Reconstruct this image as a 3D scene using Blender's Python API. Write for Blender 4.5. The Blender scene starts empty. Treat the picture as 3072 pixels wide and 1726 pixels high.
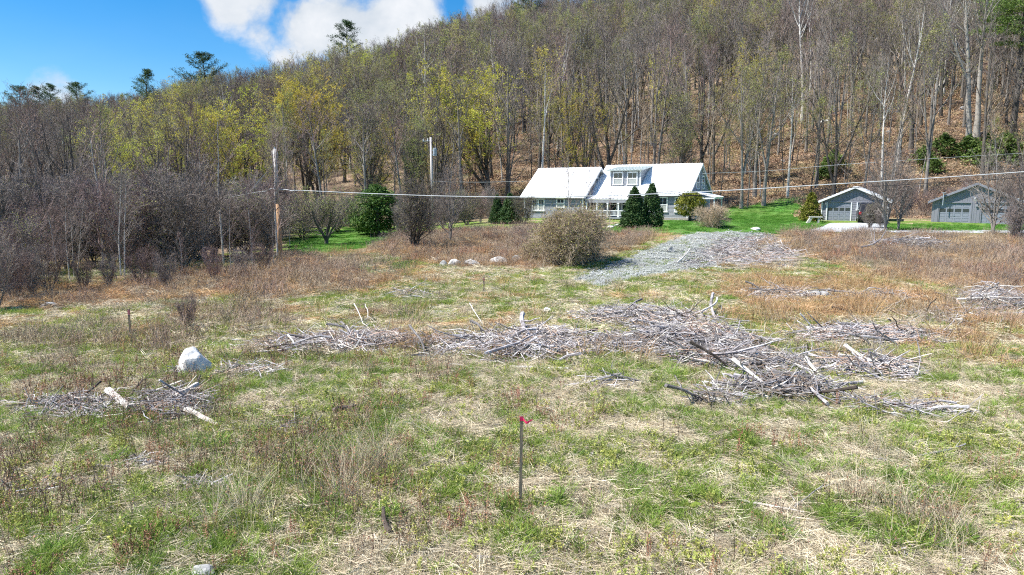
import bpy, math, random
import numpy as np
from mathutils import Vector, Matrix

# ------------------------------------------------------------------ camera, sky, sun, exposure
SC = bpy.context.scene
COL = SC.collection
PITCH = math.radians(7.9)
CAMZ = 3.9
FPX = 2048.0
cam_d = bpy.data.cameras.new("camera")
cam_d.sensor_width = 36.0
cam_d.lens = 24.0
cam_d.clip_start = 0.05
cam_d.clip_end = 5000.0
cam = bpy.data.objects.new("camera", cam_d)
cam.location = (0, 0, CAMZ)
cam.rotation_euler = (math.pi / 2 - PITCH, 0, 0)
COL.objects.link(cam)
SC.camera = cam

SUN_EL = math.radians(56)
SUN_AZ = math.radians(262)            # compass style, 0 = +Y, clockwise; the sun stands to the left
sun_dir = Vector((math.sin(SUN_AZ) * math.cos(SUN_EL), math.cos(SUN_AZ) * math.cos(SUN_EL), math.sin(SUN_EL)))
sd = bpy.data.lights.new("sun", 'SUN')
sd.energy = 4.8
sd.angle = math.radians(0.53)
sd.color = (1.0, 0.955, 0.88)
so = bpy.data.objects.new("sun", sd)
so.rotation_euler = (-sun_dir).to_track_quat('-Z', 'Y').to_euler()
so.location = (-40, -10, 60)
COL.objects.link(so)

SC.view_settings.view_transform = 'Standard'
SC.view_settings.look = 'None'
SC.view_settings.gamma = 1.0
SC.view_settings.use_curve_mapping = False
SC.view_settings.exposure = 0.92
SC.render.engine = 'CYCLES'
SC.cycles.use_denoising = False
SC.cycles.filter_width = 1.15
SC.cycles.max_bounces = 4
SC.cycles.use_adaptive_sampling = True
SC.cycles.adaptive_threshold = 0.03
SC.cycles.diffuse_bounces = 2
SC.cycles.glossy_bounces = 2
SC.cycles.transmission_bounces = 2
SC.cycles.transparent_max_bounces = 6


def px_dir(px, py):
    u = (px - 1536) / FPX
    v = (863 - py) / FPX
    return np.array([u, math.cos(PITCH) + v * math.sin(PITCH), -math.sin(PITCH) + v * math.cos(PITCH)])


def project(x, y, z):
    """world arrays -> photo pixels (3072 wide)"""
    z = z - CAMZ
    d = y * math.cos(PITCH) - z * math.sin(PITCH)
    h = y * math.sin(PITCH) + z * math.cos(PITCH)
    d = np.maximum(d, 0.01)
    return 1536 + FPX * x / d, 863 - FPX * h / d


def build_world():
    w = bpy.data.worlds.new("World")
    SC.world = w
    w.use_nodes = True
    nt = w.node_tree
    N, L = nt.nodes, nt.links
    N.clear()
    out = N.new("ShaderNodeOutputWorld")
    bg = N.new("ShaderNodeBackground")
    bg.inputs[1].default_value = 0.082
    sky = N.new("ShaderNodeTexSky")
    sky.sky_type = 'NISHITA'
    sky.sun_disc = False
    sky.sun_elevation = SUN_EL
    sky.sun_rotation = SUN_AZ
    sky.altitude = 400
    sky.air_density = 1.0
    sky.dust_density = 0.35
    sky.ozone_density = 3.0
    hs = N.new("ShaderNodeHueSaturation")
    hs.inputs['Saturation'].default_value = 1.48
    hs.inputs['Value'].default_value = 1.08
    L.new(sky.outputs[0], hs.inputs['Color'])
    tc = N.new("ShaderNodeTexCoord")

    def math_(op, a, b=None, c=None, clamp=False):
        m = N.new("ShaderNodeMath")
        m.operation = op
        m.use_clamp = clamp
        for i, v in enumerate((a, b, c)):
            if v is None:
                continue
            if isinstance(v, (int, float)):
                m.inputs[i].default_value = v
            else:
                L.new(v, m.inputs[i])
        return m.outputs[0]

    sep = N.new("ShaderNodeSeparateXYZ")
    L.new(tc.outputs['Generated'], sep.inputs[0])
    zz = math_('ADD', math_('MAXIMUM', sep.outputs[2], 0.0), 0.22)
    cb = N.new("ShaderNodeCombineXYZ")
    L.new(math_('DIVIDE', sep.outputs[0], zz), cb.inputs[0])
    L.new(math_('DIVIDE', sep.outputs[1], zz), cb.inputs[1])
    noise = N.new("ShaderNodeTexNoise")
    noise.inputs['Scale'].default_value = 8.5
    noise.inputs['Detail'].default_value = 9
    noise.inputs['Roughness'].default_value = 0.6
    noise.inputs['Distortion'].default_value = 0.25
    L.new(tc.outputs['Generated'], noise.inputs['Vector'])
    big = N.new("ShaderNodeTexNoise")
    big.inputs['Scale'].default_value = 3.0
    big.inputs['Detail'].default_value = 4
    L.new(cb.outputs[0], big.inputs['Vector'])
    # cumulus banks: bumps of cloud cover at places on the dome (the ones in view first, more all round)
    banks = []
    for (px, py, r, a) in ((700, 10, .055, .9), (790, 90, .045, .7), (870, 150, .04, .7), (760, -10, .070, .85), (850, 60, .050, .75), (930, 100, .060, .95), (1040, 70, .062, 1.0), (1150, 90, .065, 1.0),
                           (1240, 75, .060, .9), (1050, 140, .055, .9), (720, 70, .035, .5), (1180, 160, .08, .6),
                           (1500, 5, .070, .9), (1600, -40, .09, .9), (160, 275, .035, .5), (1000, -70, .09, .75), (1250, -110, .10, .6)):
        d = px_dir(px, py)
        banks.append((d / np.linalg.norm(d), r, a))
    rr = random.Random(5)
    for k in range(16):
        az = rr.uniform(50, 320)
        el = rr.uniform(12, 60)
        a, e = math.radians(az), math.radians(el)
        banks.append((np.array([math.sin(a) * math.cos(e), math.cos(a) * math.cos(e), math.sin(e)]), rr.uniform(.10, .22), .8))
    tot = None
    nrm = N.new("ShaderNodeVectorMath")
    nrm.operation = 'NORMALIZE'
    L.new(tc.outputs['Generated'], nrm.inputs[0])
    for (d, r, a) in banks:
        vm = N.new("ShaderNodeVectorMath")
        vm.operation = 'DISTANCE'
        L.new(nrm.outputs[0], vm.inputs[0])
        vm.inputs[1].default_value = tuple(d)
        q = math_('DIVIDE', vm.outputs['Value'], r)
        g = math_('MULTIPLY', math_('SUBTRACT', 1.0, math_('POWER', math_('MINIMUM', q, 1.0), 2.0)), a)
        tot = g if tot is None else math_('MAXIMUM', tot, g)
    dens = math_('ADD', math_('MULTIPLY', noise.outputs['Fac'], 2.6), math_('MULTIPLY', tot, 1.12))
    mr = N.new("ShaderNodeMapRange")
    mr.interpolation_type = 'SMOOTHSTEP'
    L.new(dens, mr.inputs[0])
    mr.inputs[1].default_value = 1.55
    mr.inputs[2].default_value = 2.2
    haze = math_('MULTIPLY', math_('POWER', big.outputs['Fac'], 2.0), 0.05)
    fac = math_('MAXIMUM', mr.outputs[0], haze, clamp=True)
    shade = N.new("ShaderNodeMapRange")
    L.new(math_('ADD', math_('MULTIPLY', noise.outputs['Fac'], .6), math_('MULTIPLY', big.outputs['Fac'], .4)), shade.inputs[0])
    shade.inputs[1].default_value = 0.42
    shade.inputs[2].default_value = 0.65
    cc = N.new("ShaderNodeMix")
    cc.data_type = 'RGBA'
    L.new(shade.outputs[0], cc.inputs[0])
    cc.inputs[6].default_value = (4.1, 4.6, 5.2, 1)
    cc.inputs[7].default_value = (6.4, 6.5, 6.7, 1)
    mix = N.new("ShaderNodeMix")
    mix.data_type = 'RGBA'
    L.new(fac, mix.inputs[0])
    L.new(hs.outputs[0], mix.inputs[6])
    L.new(cc.outputs[2], mix.inputs[7])
    L.new(mix.outputs[2], bg.inputs[0])
    L.new(bg.outputs[0], out.inputs[0])


build_world()

# ------------------------------------------------------------------ noise, terrain
def _hash(ix, iy, seed):
    h = (ix.astype(np.int64) * 374761393 + iy.astype(np.int64) * 668265263 + seed * 982451653) & 0xFFFFFFFF
    h = ((h ^ (h >> 13)) * 1274126177) & 0xFFFFFFFF
    h = h ^ (h >> 16)
    return (h & 0xFFFFFF) / float(0xFFFFFF)


def vnoise(x, y, seed=0):
    x = np.asarray(x, float); y = np.asarray(y, float)
    ix = np.floor(x); iy = np.floor(y)
    fx = x - ix; fy = y - iy
    fx = fx * fx * (3 - 2 * fx); fy = fy * fy * (3 - 2 * fy)
    a = _hash(ix, iy, seed); b = _hash(ix + 1, iy, seed)
    c = _hash(ix, iy + 1, seed); d = _hash(ix + 1, iy + 1, seed)
    return (a * (1 - fx) + b * fx) * (1 - fy) + (c * (1 - fx) + d * fx) * fy


def fbm(x, y, seed=0, oct=4):
    s = 0; a = 1; t = 0
    for i in range(oct):
        s = s + a * vnoise(np.asarray(x) * 2 ** i, np.asarray(y) * 2 ** i, seed + i * 7)
        t += a
        a *= .5
    return s / t


def sstep(a, b, x):
    t = np.clip((x - a) / (b - a), 0, 1)
    return t * t * (3 - 2 * t)


def hill_foot(x):
    return 80 + 42 * sstep(-15, -85, x) - 5 * sstep(25, 60, x)


def ground_z(x, y):
    x = np.asarray(x, float); y = np.asarray(y, float)
    right = sstep(-13, 1, x - (y - 50) * 0.05)
    far_left = sstep(-8, -26, x)
    z = 1.0 * sstep(36, 56, y) * right + 0.22 * sstep(56, 64, y) * right
    z = z + (0.5 * sstep(50, 75, y)) * (1 - right)
    z = z - 0.35 * far_left * sstep(28, 42, y)
    # raised gravel fill beside the lawn
    gx = (x - 15.5 - (y - 52) * 0.55) / 4.6
    z = z + 0.62 * np.exp(-np.abs(gx) ** 3.2) * sstep(29, 44, y) * sstep(63, 54, y)
    z = z + 0.10 * (fbm(x / 3.1, y / 3.1, 3, 3) - .5) * sstep(62, 50, y) + 0.05 * (fbm(x * 1.2, y * 1.2, 9, 3) - .5) * sstep(60, 40, y)
    y0 = hill_foot(x)
    t = np.maximum(y - y0, 0)
    slope = 0.15 + 0.085 * sstep(-180, -62, x) + 0.075 * sstep(-62, 14, x) + 0.09 * sstep(10, 70, x) + 0.03 * sstep(70, 150, x)
    run = np.sqrt(t * t + 36) - 6
    lim = 268 - y0 + 30 * sstep(0, 150, x)
    run = np.where(run < lim, run, lim + (run - lim) * 0.12)
    z = z + slope * run
    k = sstep(2, 14, t)
    z = z + k * (2.6 * (fbm(x / 17, y / 11, 21, 3) - .5) + 1.1 * (fbm(x / 5.5, y / 3.2, 33, 3) - .5))
    back = np.maximum(-8 - y, 0)
    z = z - back * 0.01
    return z


def gz(x, y):
    return float(ground_z(x, y))


_T = np.concatenate([np.arange(3, 60, 0.05), np.arange(60, 420, 0.25)])


def P(px, py):
    """photo pixel -> the point of the terrain it shows"""
    d = px_dir(px, py)
    ys = _T
    xs = d[0] / d[1] * ys
    zs = CAMZ + d[2] / d[1] * ys
    g = ground_z(xs, ys)
    k = np.argmax(zs <= g)
    if zs[k] > g[k]:
        k = len(ys) - 1
    return Vector((xs[k], ys[k], float(g[k])))


def atY(px, py, Y):
    d = px_dir(px, py)
    return Vector((d[0] / d[1] * Y, Y, CAMZ + d[2] / d[1] * Y))


def in_poly(px, py, poly):
    px = np.asarray(px); py = np.asarray(py)
    inside = np.zeros(px.shape, bool)
    n = len(poly)
    for i in range(n):
        x1, y1 = poly[i]; x2, y2 = poly[(i + 1) % n]
        c = ((y1 > py) != (y2 > py)) & (px < (x2 - x1) * (py - y1) / ((y2 - y1) + 1e-9) + x1)
        inside ^= c
    return inside


# ground cover zones as seen over the field, given as outlines in the photograph
Z_BRUSH = [
    [(-900, 900), (0, 855), (420, 845), (760, 800), (860, 770), (1060, 780), (1240, 822), (1100, 880), (800, 905), (500, 905), (300, 920), (0, 935), (-900, 990)],
    [(1100, 745), (1240, 700), (1600, 683), (1840, 700), (1975, 700), (1900, 745), (1740, 800), (1580, 812), (1380, 800), (1240, 790)],
    [(2330, 698), (2500, 702), (3072, 708), (4200, 720), (4200, 960), (3072, 905), (2840, 860), (2640, 835), (2440, 788), (2380, 760)],
]
Z_WEED = [[(440, 930), (760, 935), (900, 975), (860, 1010), (560, 1030), (420, 1000)],
          [(-400, 1000), (60, 985), (420, 1030), (520, 1080), (300, 1130), (-400, 1180)],
          [(2650, 930), (3072, 900), (3600, 900), (3600, 1010), (2700, 985)],
          [(860, 740), (1120, 745), (1260, 780), (1000, 800), (860, 790)]]
Z_TAN = [[(2180, 870), (2520, 850), (2800, 880), (2900, 950), (2500, 960), (2250, 930)]]
Z_LAWN = [[(1800, 676), (1990, 664), (2100, 640), (2330, 600), (2420, 590), (2400, 660), (2520, 674), (2900, 672), (3500, 674), (3500, 697), (2300, 697), (1960, 704), (1830, 700)],
          [(850, 735), (960, 690), (1130, 676), (1240, 700), (1180, 728), (1040, 748), (900, 768)],
          [(1030, 790), (1230, 780), (1260, 830), (1120, 830)],
          [(2420, 786), (2660, 790), (2760, 805), (2500, 812)]]
Z_GREEN = [[(900, 905), (1240, 845), (1700, 855), (2150, 865), (2200, 930), (1700, 925), (1300, 965), (1000, 965)],
           [(420, 1085), (900, 1080), (1500, 1110), (2000, 1130), (1500, 1200), (1000, 1170), (420, 1150)],
           [(1400, 820), (1760, 850), (2250, 805), (2500, 820), (2100, 870), (1400, 860)], [(2450, 1060), (3072, 1040), (3072, 1090), (2600, 1090)]]
Z_GRAVEL = [[(2070, 702), (2200, 694), (2300, 700), (2240, 745), (2150, 805), (1960, 826), (1800, 862), (1700, 842), (1850, 782), (1955, 740)]]
Z_CHIPS = [[(2160, 712), (2320, 700), (2340, 745), (2420, 790), (2370, 812), (2200, 812), (2030, 805), (2090, 760)]]
Z_DRIVE = [[(2418, 697), (2490, 673), (2655, 672), (2640, 696)]]
Z_ROAD = [[(2600, 690), (4200, 690), (4200, 700), (2600, 698)]]


def zone(polys, px, py, jx=0, jy=0):
    m = np.zeros(np.shape(px), bool)
    for p in polys:
        m |= in_poly(px + jx, py + jy, p)
    return m


def zones_at(x, y, z=None, rng=None, jit=1.0):
    if z is None:
        z = ground_z(x, y)
    px, py = project(x, y, z)
    s = np.clip(12 / np.maximum(y, 4), 0.12, 1.5) * jit
    jx = (fbm(x * 1.3, y * 1.3, 50, 3) - .5) * 220 * s
    jy = (fbm(x * 1.3 + 40, y * 1.3, 60, 3) - .5) * 90 * s
    r = {}
    for k, poly in (('brush', Z_BRUSH), ('weed', Z_WEED), ('tan', Z_TAN), ('lawn', Z_LAWN), ('gravel', Z_GRAVEL), ('chips', Z_CHIPS), ('fresh', Z_GREEN)):
        jj = .25 if k == 'gravel' else 1.0
        r[k] = zone(poly, px, py, jx * jj, jy * jj) & (y > 5)
    hard = zone(Z_DRIVE, px, py) & (y > 5)
    r['hard'] = hard
    r['px'] = px; r['py'] = py
    # how green / how dry the meadow is
    g = fbm(x / 1.1, y / 1.1, 70, 4) * .55 + fbm(x / 6., y / 5., 80, 3) * .45
    g = g - 0.07 * sstep(1.5, 9, x) * sstep(24, 14, y) + 0.05 * sstep(16, 30, y) * sstep(40, 30, y)
    r['green'] = np.clip(sstep(.43, .53, g) + .45 * r['fresh'], 0, 1)
    return r
# ------------------------------------------------------------------ materials
MATS = {}


def lin(c):
    return tuple(c) + (1.0,)


def mat(name, cols, rough=.8, scale=6., detail=4, bump=0., bscale=None, rnd=0., spec=.3, stretch=None, metallic=0., trans=0., coord='Object', hsv=0.):
    """cols: one colour, or several mixed by noise; rnd: how much objects differ in value"""
    if name in MATS:
        return MATS[name]
    m = bpy.data.materials.new(name)
    m.use_nodes = True
    nt = m.node_tree
    N, L = nt.nodes, nt.links
    b = N["Principled BSDF"]
    b.inputs['Roughness'].default_value = rough
    b.inputs['Metallic'].default_value = metallic
    b.inputs['Specular IOR Level'].default_value = spec
    if not isinstance(cols[0], (tuple, list)):
        cols = [cols]
    tc = N.new("ShaderNodeTexCoord")
    mp = N.new("ShaderNodeMapping")
    L.new(tc.outputs[coord], mp.inputs[0])
    if stretch:
        mp.inputs['Scale'].default_value = stretch
    col = None
    if len(cols) > 1:
        nz = N.new("ShaderNodeTexNoise")
        nz.inputs['Scale'].default_value = scale
        nz.inputs['Detail'].default_value = detail
        nz.inputs['Roughness'].default_value = .6
        L.new(mp.outputs[0], nz.inputs['Vector'])
        cr = N.new("ShaderNodeValToRGB")
        el = cr.color_ramp.elements
        n = len(cols)
        el[0].position = .32; el[0].color = lin(cols[0])
        el[1].position = .68; el[1].color = lin(cols[-1])
        for i in range(1, n - 1):
            e = el.new(.32 + .36 * i / (n - 1)); e.color = lin(cols[i])
        L.new(nz.outputs['Fac'], cr.inputs[0])
        col = cr.outputs[0]
    else:
        rgb = N.new("ShaderNodeRGB"); rgb.outputs[0].default_value = lin(cols[0])
        col = rgb.outputs[0]
    if rnd or hsv:
        oi = N.new("ShaderNodeObjectInfo")
        hs = N.new("ShaderNodeHueSaturation")
        mr = N.new("ShaderNodeMapRange")
        L.new(oi.outputs['Random'], mr.inputs[0])
        mr.inputs[3].default_value = 1 - rnd; mr.inputs[4].default_value = 1 + rnd
        L.new(mr.outputs[0], hs.inputs['Value'])
        if hsv:
            wn = N.new("ShaderNodeTexWhiteNoise"); wn.noise_dimensions = '1D'
            L.new(oi.outputs['Random'], wn.inputs['W'])
            m2 = N.new("ShaderNodeMapRange")
            L.new(wn.outputs['Value'], m2.inputs[0])
            m2.inputs[3].default_value = .5 - hsv; m2.inputs[4].default_value = .5 + hsv
            L.new(m2.outputs[0], hs.inputs['Hue'])
        L.new(col, hs.inputs['Color'])
        col = hs.outputs[0]
    L.new(col, b.inputs['Base Color'])
    if bump:
        n2 = N.new("ShaderNodeTexNoise")
        n2.inputs['Scale'].default_value = bscale or scale * 3
        n2.inputs['Detail'].default_value = 5
        L.new(mp.outputs[0], n2.inputs['Vector'])
        bp = N.new("ShaderNodeBump")
        bp.inputs['Strength'].default_value = bump
        bp.inputs['Distance'].default_value = .02
        L.new(n2.outputs['Fac'], bp.inputs['Height'])
        L.new(bp.outputs[0], b.inputs['Normal'])
    if trans:
        # thin leaf: some light comes through
        tr = N.new("ShaderNodeBsdfTranslucent")
        L.new(col, tr.inputs[0])
        ms = N.new("ShaderNodeMixShader"); ms.inputs[0].default_value = trans
        L.new(b.outputs[0], ms.inputs[1]); L.new(tr.outputs[0], ms.inputs[2])
        L.new(ms.outputs[0], N["Material Output"].inputs[0])
    MATS[name] = m
    return m


M_BARK = mat("bark_grey", [(.13, .115, .10), (.22, .20, .18), (.30, .28, .25)], .9, 3, bump=.6, bscale=18, rnd=.25, stretch=(1, 1, .3))
M_BARKD = mat("bark_dark", [(.055, .048, .042), (.10, .09, .08), (.15, .135, .12)], .9, 3, bump=.6, bscale=18, rnd=.25, stretch=(1, 1, .3))
M_BARKP = mat("bark_pale", [(.36, .34, .31), (.50, .48, .45), (.22, .20, .18)], .85, 2.5, bump=.4, bscale=14, rnd=.12, stretch=(1, 1, 1.6))
M_BIRCH = mat("bark_birch", [(.72, .70, .67), (.66, .64, .60), (.62, .60, .56), (.16, .14, .13)], .7, 1.6, bump=.3, bscale=12, rnd=.08, stretch=(1, 1, 2.4))
M_TWIG = mat("twig_grey_brown", [(.155, .13, .115), (.29, .25, .225)], .85, .4, rnd=.25, hsv=.02)
M_TWIGR = mat("twig_purple_brown", [(.19, .135, .12), (.30, .225, .205)], .85, .4, rnd=.25, hsv=.015)
M_TWIGD = mat("twig_dark", [(.12, .105, .09), (.22, .19, .165)], .85, .5, rnd=.3)
M_TWIGT = mat("twig_tan", [(.32, .25, .17), (.46, .37, .27)], .85, .5, rnd=.2)
M_BUD = mat("bud_yellow_green", [(.46, .47, .05), (.64, .62, .10), (.60, .47, .09)], .8, .35, rnd=.2, hsv=.03, trans=.3)
M_BUDO = mat("bud_olive", [(.28, .31, .09), (.38, .40, .13), (.36, .29, .13)], .8, .35, rnd=.18, hsv=.02, trans=.25)
M_NEEDLE = mat("needles_dark", [(.025, .055, .018), (.05, .10, .03), (.08, .13, .04)], .7, 1.5, rnd=.15, trans=.1)
M_NEEDLEB = mat("needles_bright", [(.045, .10, .02), (.085, .17, .035), (.15, .24, .055)], .7, 1.2, rnd=.15, trans=.2)
M_YEW = mat("needles_gold", [(.10, .12, .015), (.20, .21, .03), (.30, .28, .05)], .7, 2.5, rnd=.1, trans=.15)
M_PINE = mat("needles_pine", [(.03, .065, .03), (.06, .12, .045), (.09, .16, .05)], .7, .8, rnd=.15, trans=.1)
M_GRASS = mat("grass_blade", [(.15, .24, .04), (.27, .37, .075), (.44, .47, .15)], .7, 1.3, rnd=.35, hsv=.018, trans=.35)
M_GRASSY = mat("grass_blade_yellow", [(.30, .34, .07), (.43, .45, .13), (.54, .50, .22)], .7, 1.3, rnd=.25, hsv=.015, trans=.3)
M_STRAW = mat("straw", [(.46, .38, .25), (.62, .54, .39), (.76, .70, .55)], .75, 1.5, rnd=.3, hsv=.012, trans=.15)
M_STRAWO = mat("straw_orange", [(.38, .23, .11), (.50, .33, .17), (.60, .44, .26)], .75, 1.2, rnd=.3, hsv=.012, trans=.15)
M_RUST = mat("weed_rust", [(.24, .11, .07), (.35, .18, .11), (.44, .27, .18)], .8, 1.2, rnd=.3, hsv=.015)
M_WEEDB = mat("weed_brown", [(.22, .15, .11), (.36, .26, .20), (.50, .39, .31)], .8, 1.2, rnd=.3, hsv=.015)
M_DEAD = mat("weathered_wood", [(.12, .105, .105), (.34, .315, .325), (.66, .64, .65)], .8, 3.2, bump=.5, bscale=30, rnd=.28, stretch=(1, 1, 1))
M_DEADP = mat("bleached_wood", [(.50, .46, .41), (.62, .585, .53), (.72, .69, .64)], .75, 3, bump=.5, bscale=25, rnd=.08)
M_DEADD = mat("rotten_wood", [(.045, .035, .03), (.10, .08, .065), (.18, .15, .13)], .9, 4, bump=.7, bscale=25)
M_ROCK = mat("rock_pale", [(.50, .48, .45), (.68, .67, .65), (.78, .77, .76)], .85, 2.2, detail=8, bump=.45, bscale=12)
M_ROCKG = mat("rock_grey", [(.22, .21, .20), (.36, .36, .35), (.48, .48, .47)], .85, 3, detail=8, bump=.8, bscale=10)
M_WHITE = mat("white_paint", [(.78, .79, .80), (.83, .84, .85)], .5, 5, bump=.05)
M_SIDING = mat("grey_blue_siding", [(.26, .285, .32), (.30, .325, .36)], .65, 1.5, bump=.1)
M_SIDINGL = mat("light_grey_siding", [(.27, .285, .32), (.31, .325, .36)], .65, 1.5, bump=.1)
M_GSIDE = mat("garage_siding", [(.215, .22, .26), (.25, .255, .295)], .7, 1.2, bump=.15, stretch=(1, 1, .3))
M_GDOOR = mat("garage_door_paint", [(.24, .26, .32), (.27, .295, .35)], .55, 1.2)
M_TIN = mat("white_metal_roof", [(.82, .84, .86), (.87, .88, .89)], .42, 1.4, spec=.5)
M_TING = mat("greenish_metal_roof", [(.42, .49, .49), (.48, .54, .53)], .42, 1.4, spec=.5)
M_STONE = mat("foundation_stone", [(.30, .26, .24), (.45, .41, .38)], .9, 6, bump=.8)
M_CONC = mat("concrete", [(.45, .43, .39), (.58, .56, .51)], .85, 3, bump=.3)
M_GLASS = mat("window_glass", [(.02, .03, .04), (.05, .07, .09)], .06, .8, spec=.9)
M_CURT = mat("window_blind", [(.34, .36, .35), (.42, .44, .42)], .6, 3)
M_BLACK = mat("black_paint", [(.012, .012, .014), (.02, .02, .022)], .25, 3, spec=.6)
M_RUBBER = mat("tyre_rubber", (.02, .02, .02), .9)
M_CHROME = mat("bright_metal", (.7, .7, .72), .25, metallic=1.)
M_RED = mat("red_lens", (.35, .01, .015), .2, spec=.6)
M_PINKF = mat("faded_pink", [(.42, .14, .16), (.5, .2, .2)], .6, 20)
M_PINK = mat("pink_ribbon", [(.85, .03, .14), (.92, .07, .22)], .45, 20, trans=.3)
M_STAKE = mat("stake_wood", [(.17, .14, .10), (.26, .215, .16), (.33, .29, .23)], .85, 5, bump=.5, bscale=40, stretch=(1, 1, .15))
M_POLE = mat("pole_wood", [(.34, .31, .30), (.46, .43, .42), (.55, .52, .50)], .85, 4, bump=.5, bscale=30, stretch=(1, 1, .08))
M_POLEB = mat("pole_wood_brown", [(.30, .17, .09), (.42, .27, .16), (.38, .29, .22)], .85, 4, bump=.5, bscale=30, stretch=(1, 1, .08))
M_CAN = mat("transformer_grey", [(.30, .35, .40), (.38, .43, .47)], .5, 3)
M_CABLE = mat("cable_white", (.60, .63, .64), .5)
M_CABLED = mat("cable_dark", (.03, .03, .032), .6)
M_GRAVEL = mat("gravel_stone", [(.21, .225, .22), (.33, .345, .335), (.43, .44, .425)], .9, 3, rnd=.3)
M_CHIP = mat("wood_chip", [(.16, .145, .14), (.29, .27, .275), (.42, .40, .405)], .9, 3, rnd=.35)
M_HEDGE = mat("hedge_leaf", [(.07, .12, .015), (.15, .21, .03), (.24, .28, .05)], .7, 2.5, rnd=.1, trans=.2)
M_YELLOW = mat("flower_yellow", (.75, .55, .02), .6)
M_PETAL = mat("flower_white", (.8, .8, .78), .6)


def attr_ground_mat(name, bump=.8, fine=9.0, dark=.55):
    m = bpy.data.materials.new(name)
    m.use_nodes = True
    N, L = m.node_tree.nodes, m.node_tree.links
    b = N["Principled BSDF"]
    b.inputs['Roughness'].default_value = .95
    b.inputs['Specular IOR Level'].default_value = .15
    at = N.new("ShaderNodeAttribute"); at.attribute_name = "cover"
    tc = N.new("ShaderNodeTexCoord")
    nz = N.new("ShaderNodeTexNoise"); nz.inputs['Scale'].default_value = fine; nz.inputs['Detail'].default_value = 8; nz.inputs['Roughness'].default_value = .72
    L.new(tc.outputs['Object'], nz.inputs['Vector'])
    n3 = N.new("ShaderNodeTexNoise"); n3.inputs['Scale'].default_value = fine * .13; n3.inputs['Detail'].default_value = 6; n3.inputs['Roughness'].default_value = .65
    L.new(tc.outputs['Object'], n3.inputs['Vector'])
    mr = N.new("ShaderNodeMapRange"); L.new(nz.outputs['Fac'], mr.inputs[0])
    mr.inputs[1].default_value = .3; mr.inputs[2].default_value = .7; mr.inputs[3].default_value = dark; mr.inputs[4].default_value = 1.35
    m3 = N.new("ShaderNodeMapRange"); L.new(n3.outputs['Fac'], m3.inputs[0])
    m3.inputs[1].default_value = .35; m3.inputs[2].default_value = .65; m3.inputs[3].default_value = .78; m3.inputs[4].default_value = 1.2
    mm = N.new("ShaderNodeMath"); mm.operation = 'MULTIPLY'
    L.new(mr.outputs[0], mm.inputs[0]); L.new(m3.outputs[0], mm.inputs[1])
    hs = N.new("ShaderNodeHueSaturation")
    L.new(at.outputs['Color'], hs.inputs['Color'])
    L.new(mm.outputs[0], hs.inputs['Value'])
    hm = N.new("ShaderNodeMapRange"); L.new(n3.outputs['Fac'], hm.inputs[0])
    hm.inputs[1].default_value = .3; hm.inputs[2].default_value = .7; hm.inputs[3].default_value = .475; hm.inputs[4].default_value = .525
    L.new(hm.outputs[0], hs.inputs['Hue'])
    L.new(hs.outputs[0], b.inputs['Base Color'])
    bp = N.new("ShaderNodeBump"); bp.inputs['Strength'].default_value = bump; bp.inputs['Distance'].default_value = .08
    L.new(nz.outputs['Fac'], bp.inputs['Height']); L.new(bp.outputs[0], b.inputs['Normal'])
    return m


# ------------------------------------------------------------------ mesh helpers
def mesh_np(name, V, F, mats, fm=None, smooth=False):
    """V (n,3); F list of arrays each (m,k)"""
    me = bpy.data.meshes.new(name)
    V = np.asarray(V, np.float32)
    if not isinstance(F, list):
        F = [F]
    F = [np.asarray(f, np.int32) for f in F if len(f)]
    me.vertices.add(len(V))
    me.vertices.foreach_set("co", V.ravel())
    nl = sum(f.size for f in F)
    nf = sum(len(f) for f in F)
    me.loops.add(nl)
    me.polygons.add(nf)
    me.loops.foreach_set("vertex_index", np.concatenate([f.ravel() for f in F]))
    starts = []
    s = 0
    for f in F:
        starts.append(s + np.arange(len(f)) * f.shape[1]); s += f.size
    me.polygons.foreach_set("loop_start", np.concatenate(starts).astype(np.int32))
    if not isinstance(mats, (list, tuple)):
        mats = [mats]
    for m in mats:
        me.materials.append(m)
    if fm is not None:
        me.polygons.foreach_set("material_index", np.asarray(fm, np.int32))
    me.polygons.foreach_set("use_smooth", np.full(nf, smooth))
    me.update(calc_edges=True)
    return me


def link(name, me, parent=None, loc=None, rot=None, scale=None):
    o = bpy.data.objects.new(name, me)
    COL.objects.link(o)
    if parent is not None:
        o.parent = parent
    if loc is not None:
        o.location = loc
    if rot is not None:
        o.rotation_euler = rot
    if scale is not None:
        o.scale = scale if hasattr(scale, '__len__') else (scale,) * 3
    return o


def tag(o, label=None, cat=None, group=None, kind=None):
    if label: o['label'] = label
    if cat: o['category'] = cat
    if group: o['group'] = group
    if kind: o['kind'] = kind
    return o


def empty(name, loc=(0, 0, 0), rz=0.):
    o = bpy.data.objects.new(name, None)
    o.empty_display_size = .3
    COL.objects.link(o)
    o.location = loc
    o.rotation_euler = (0, 0, rz)
    return o


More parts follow.
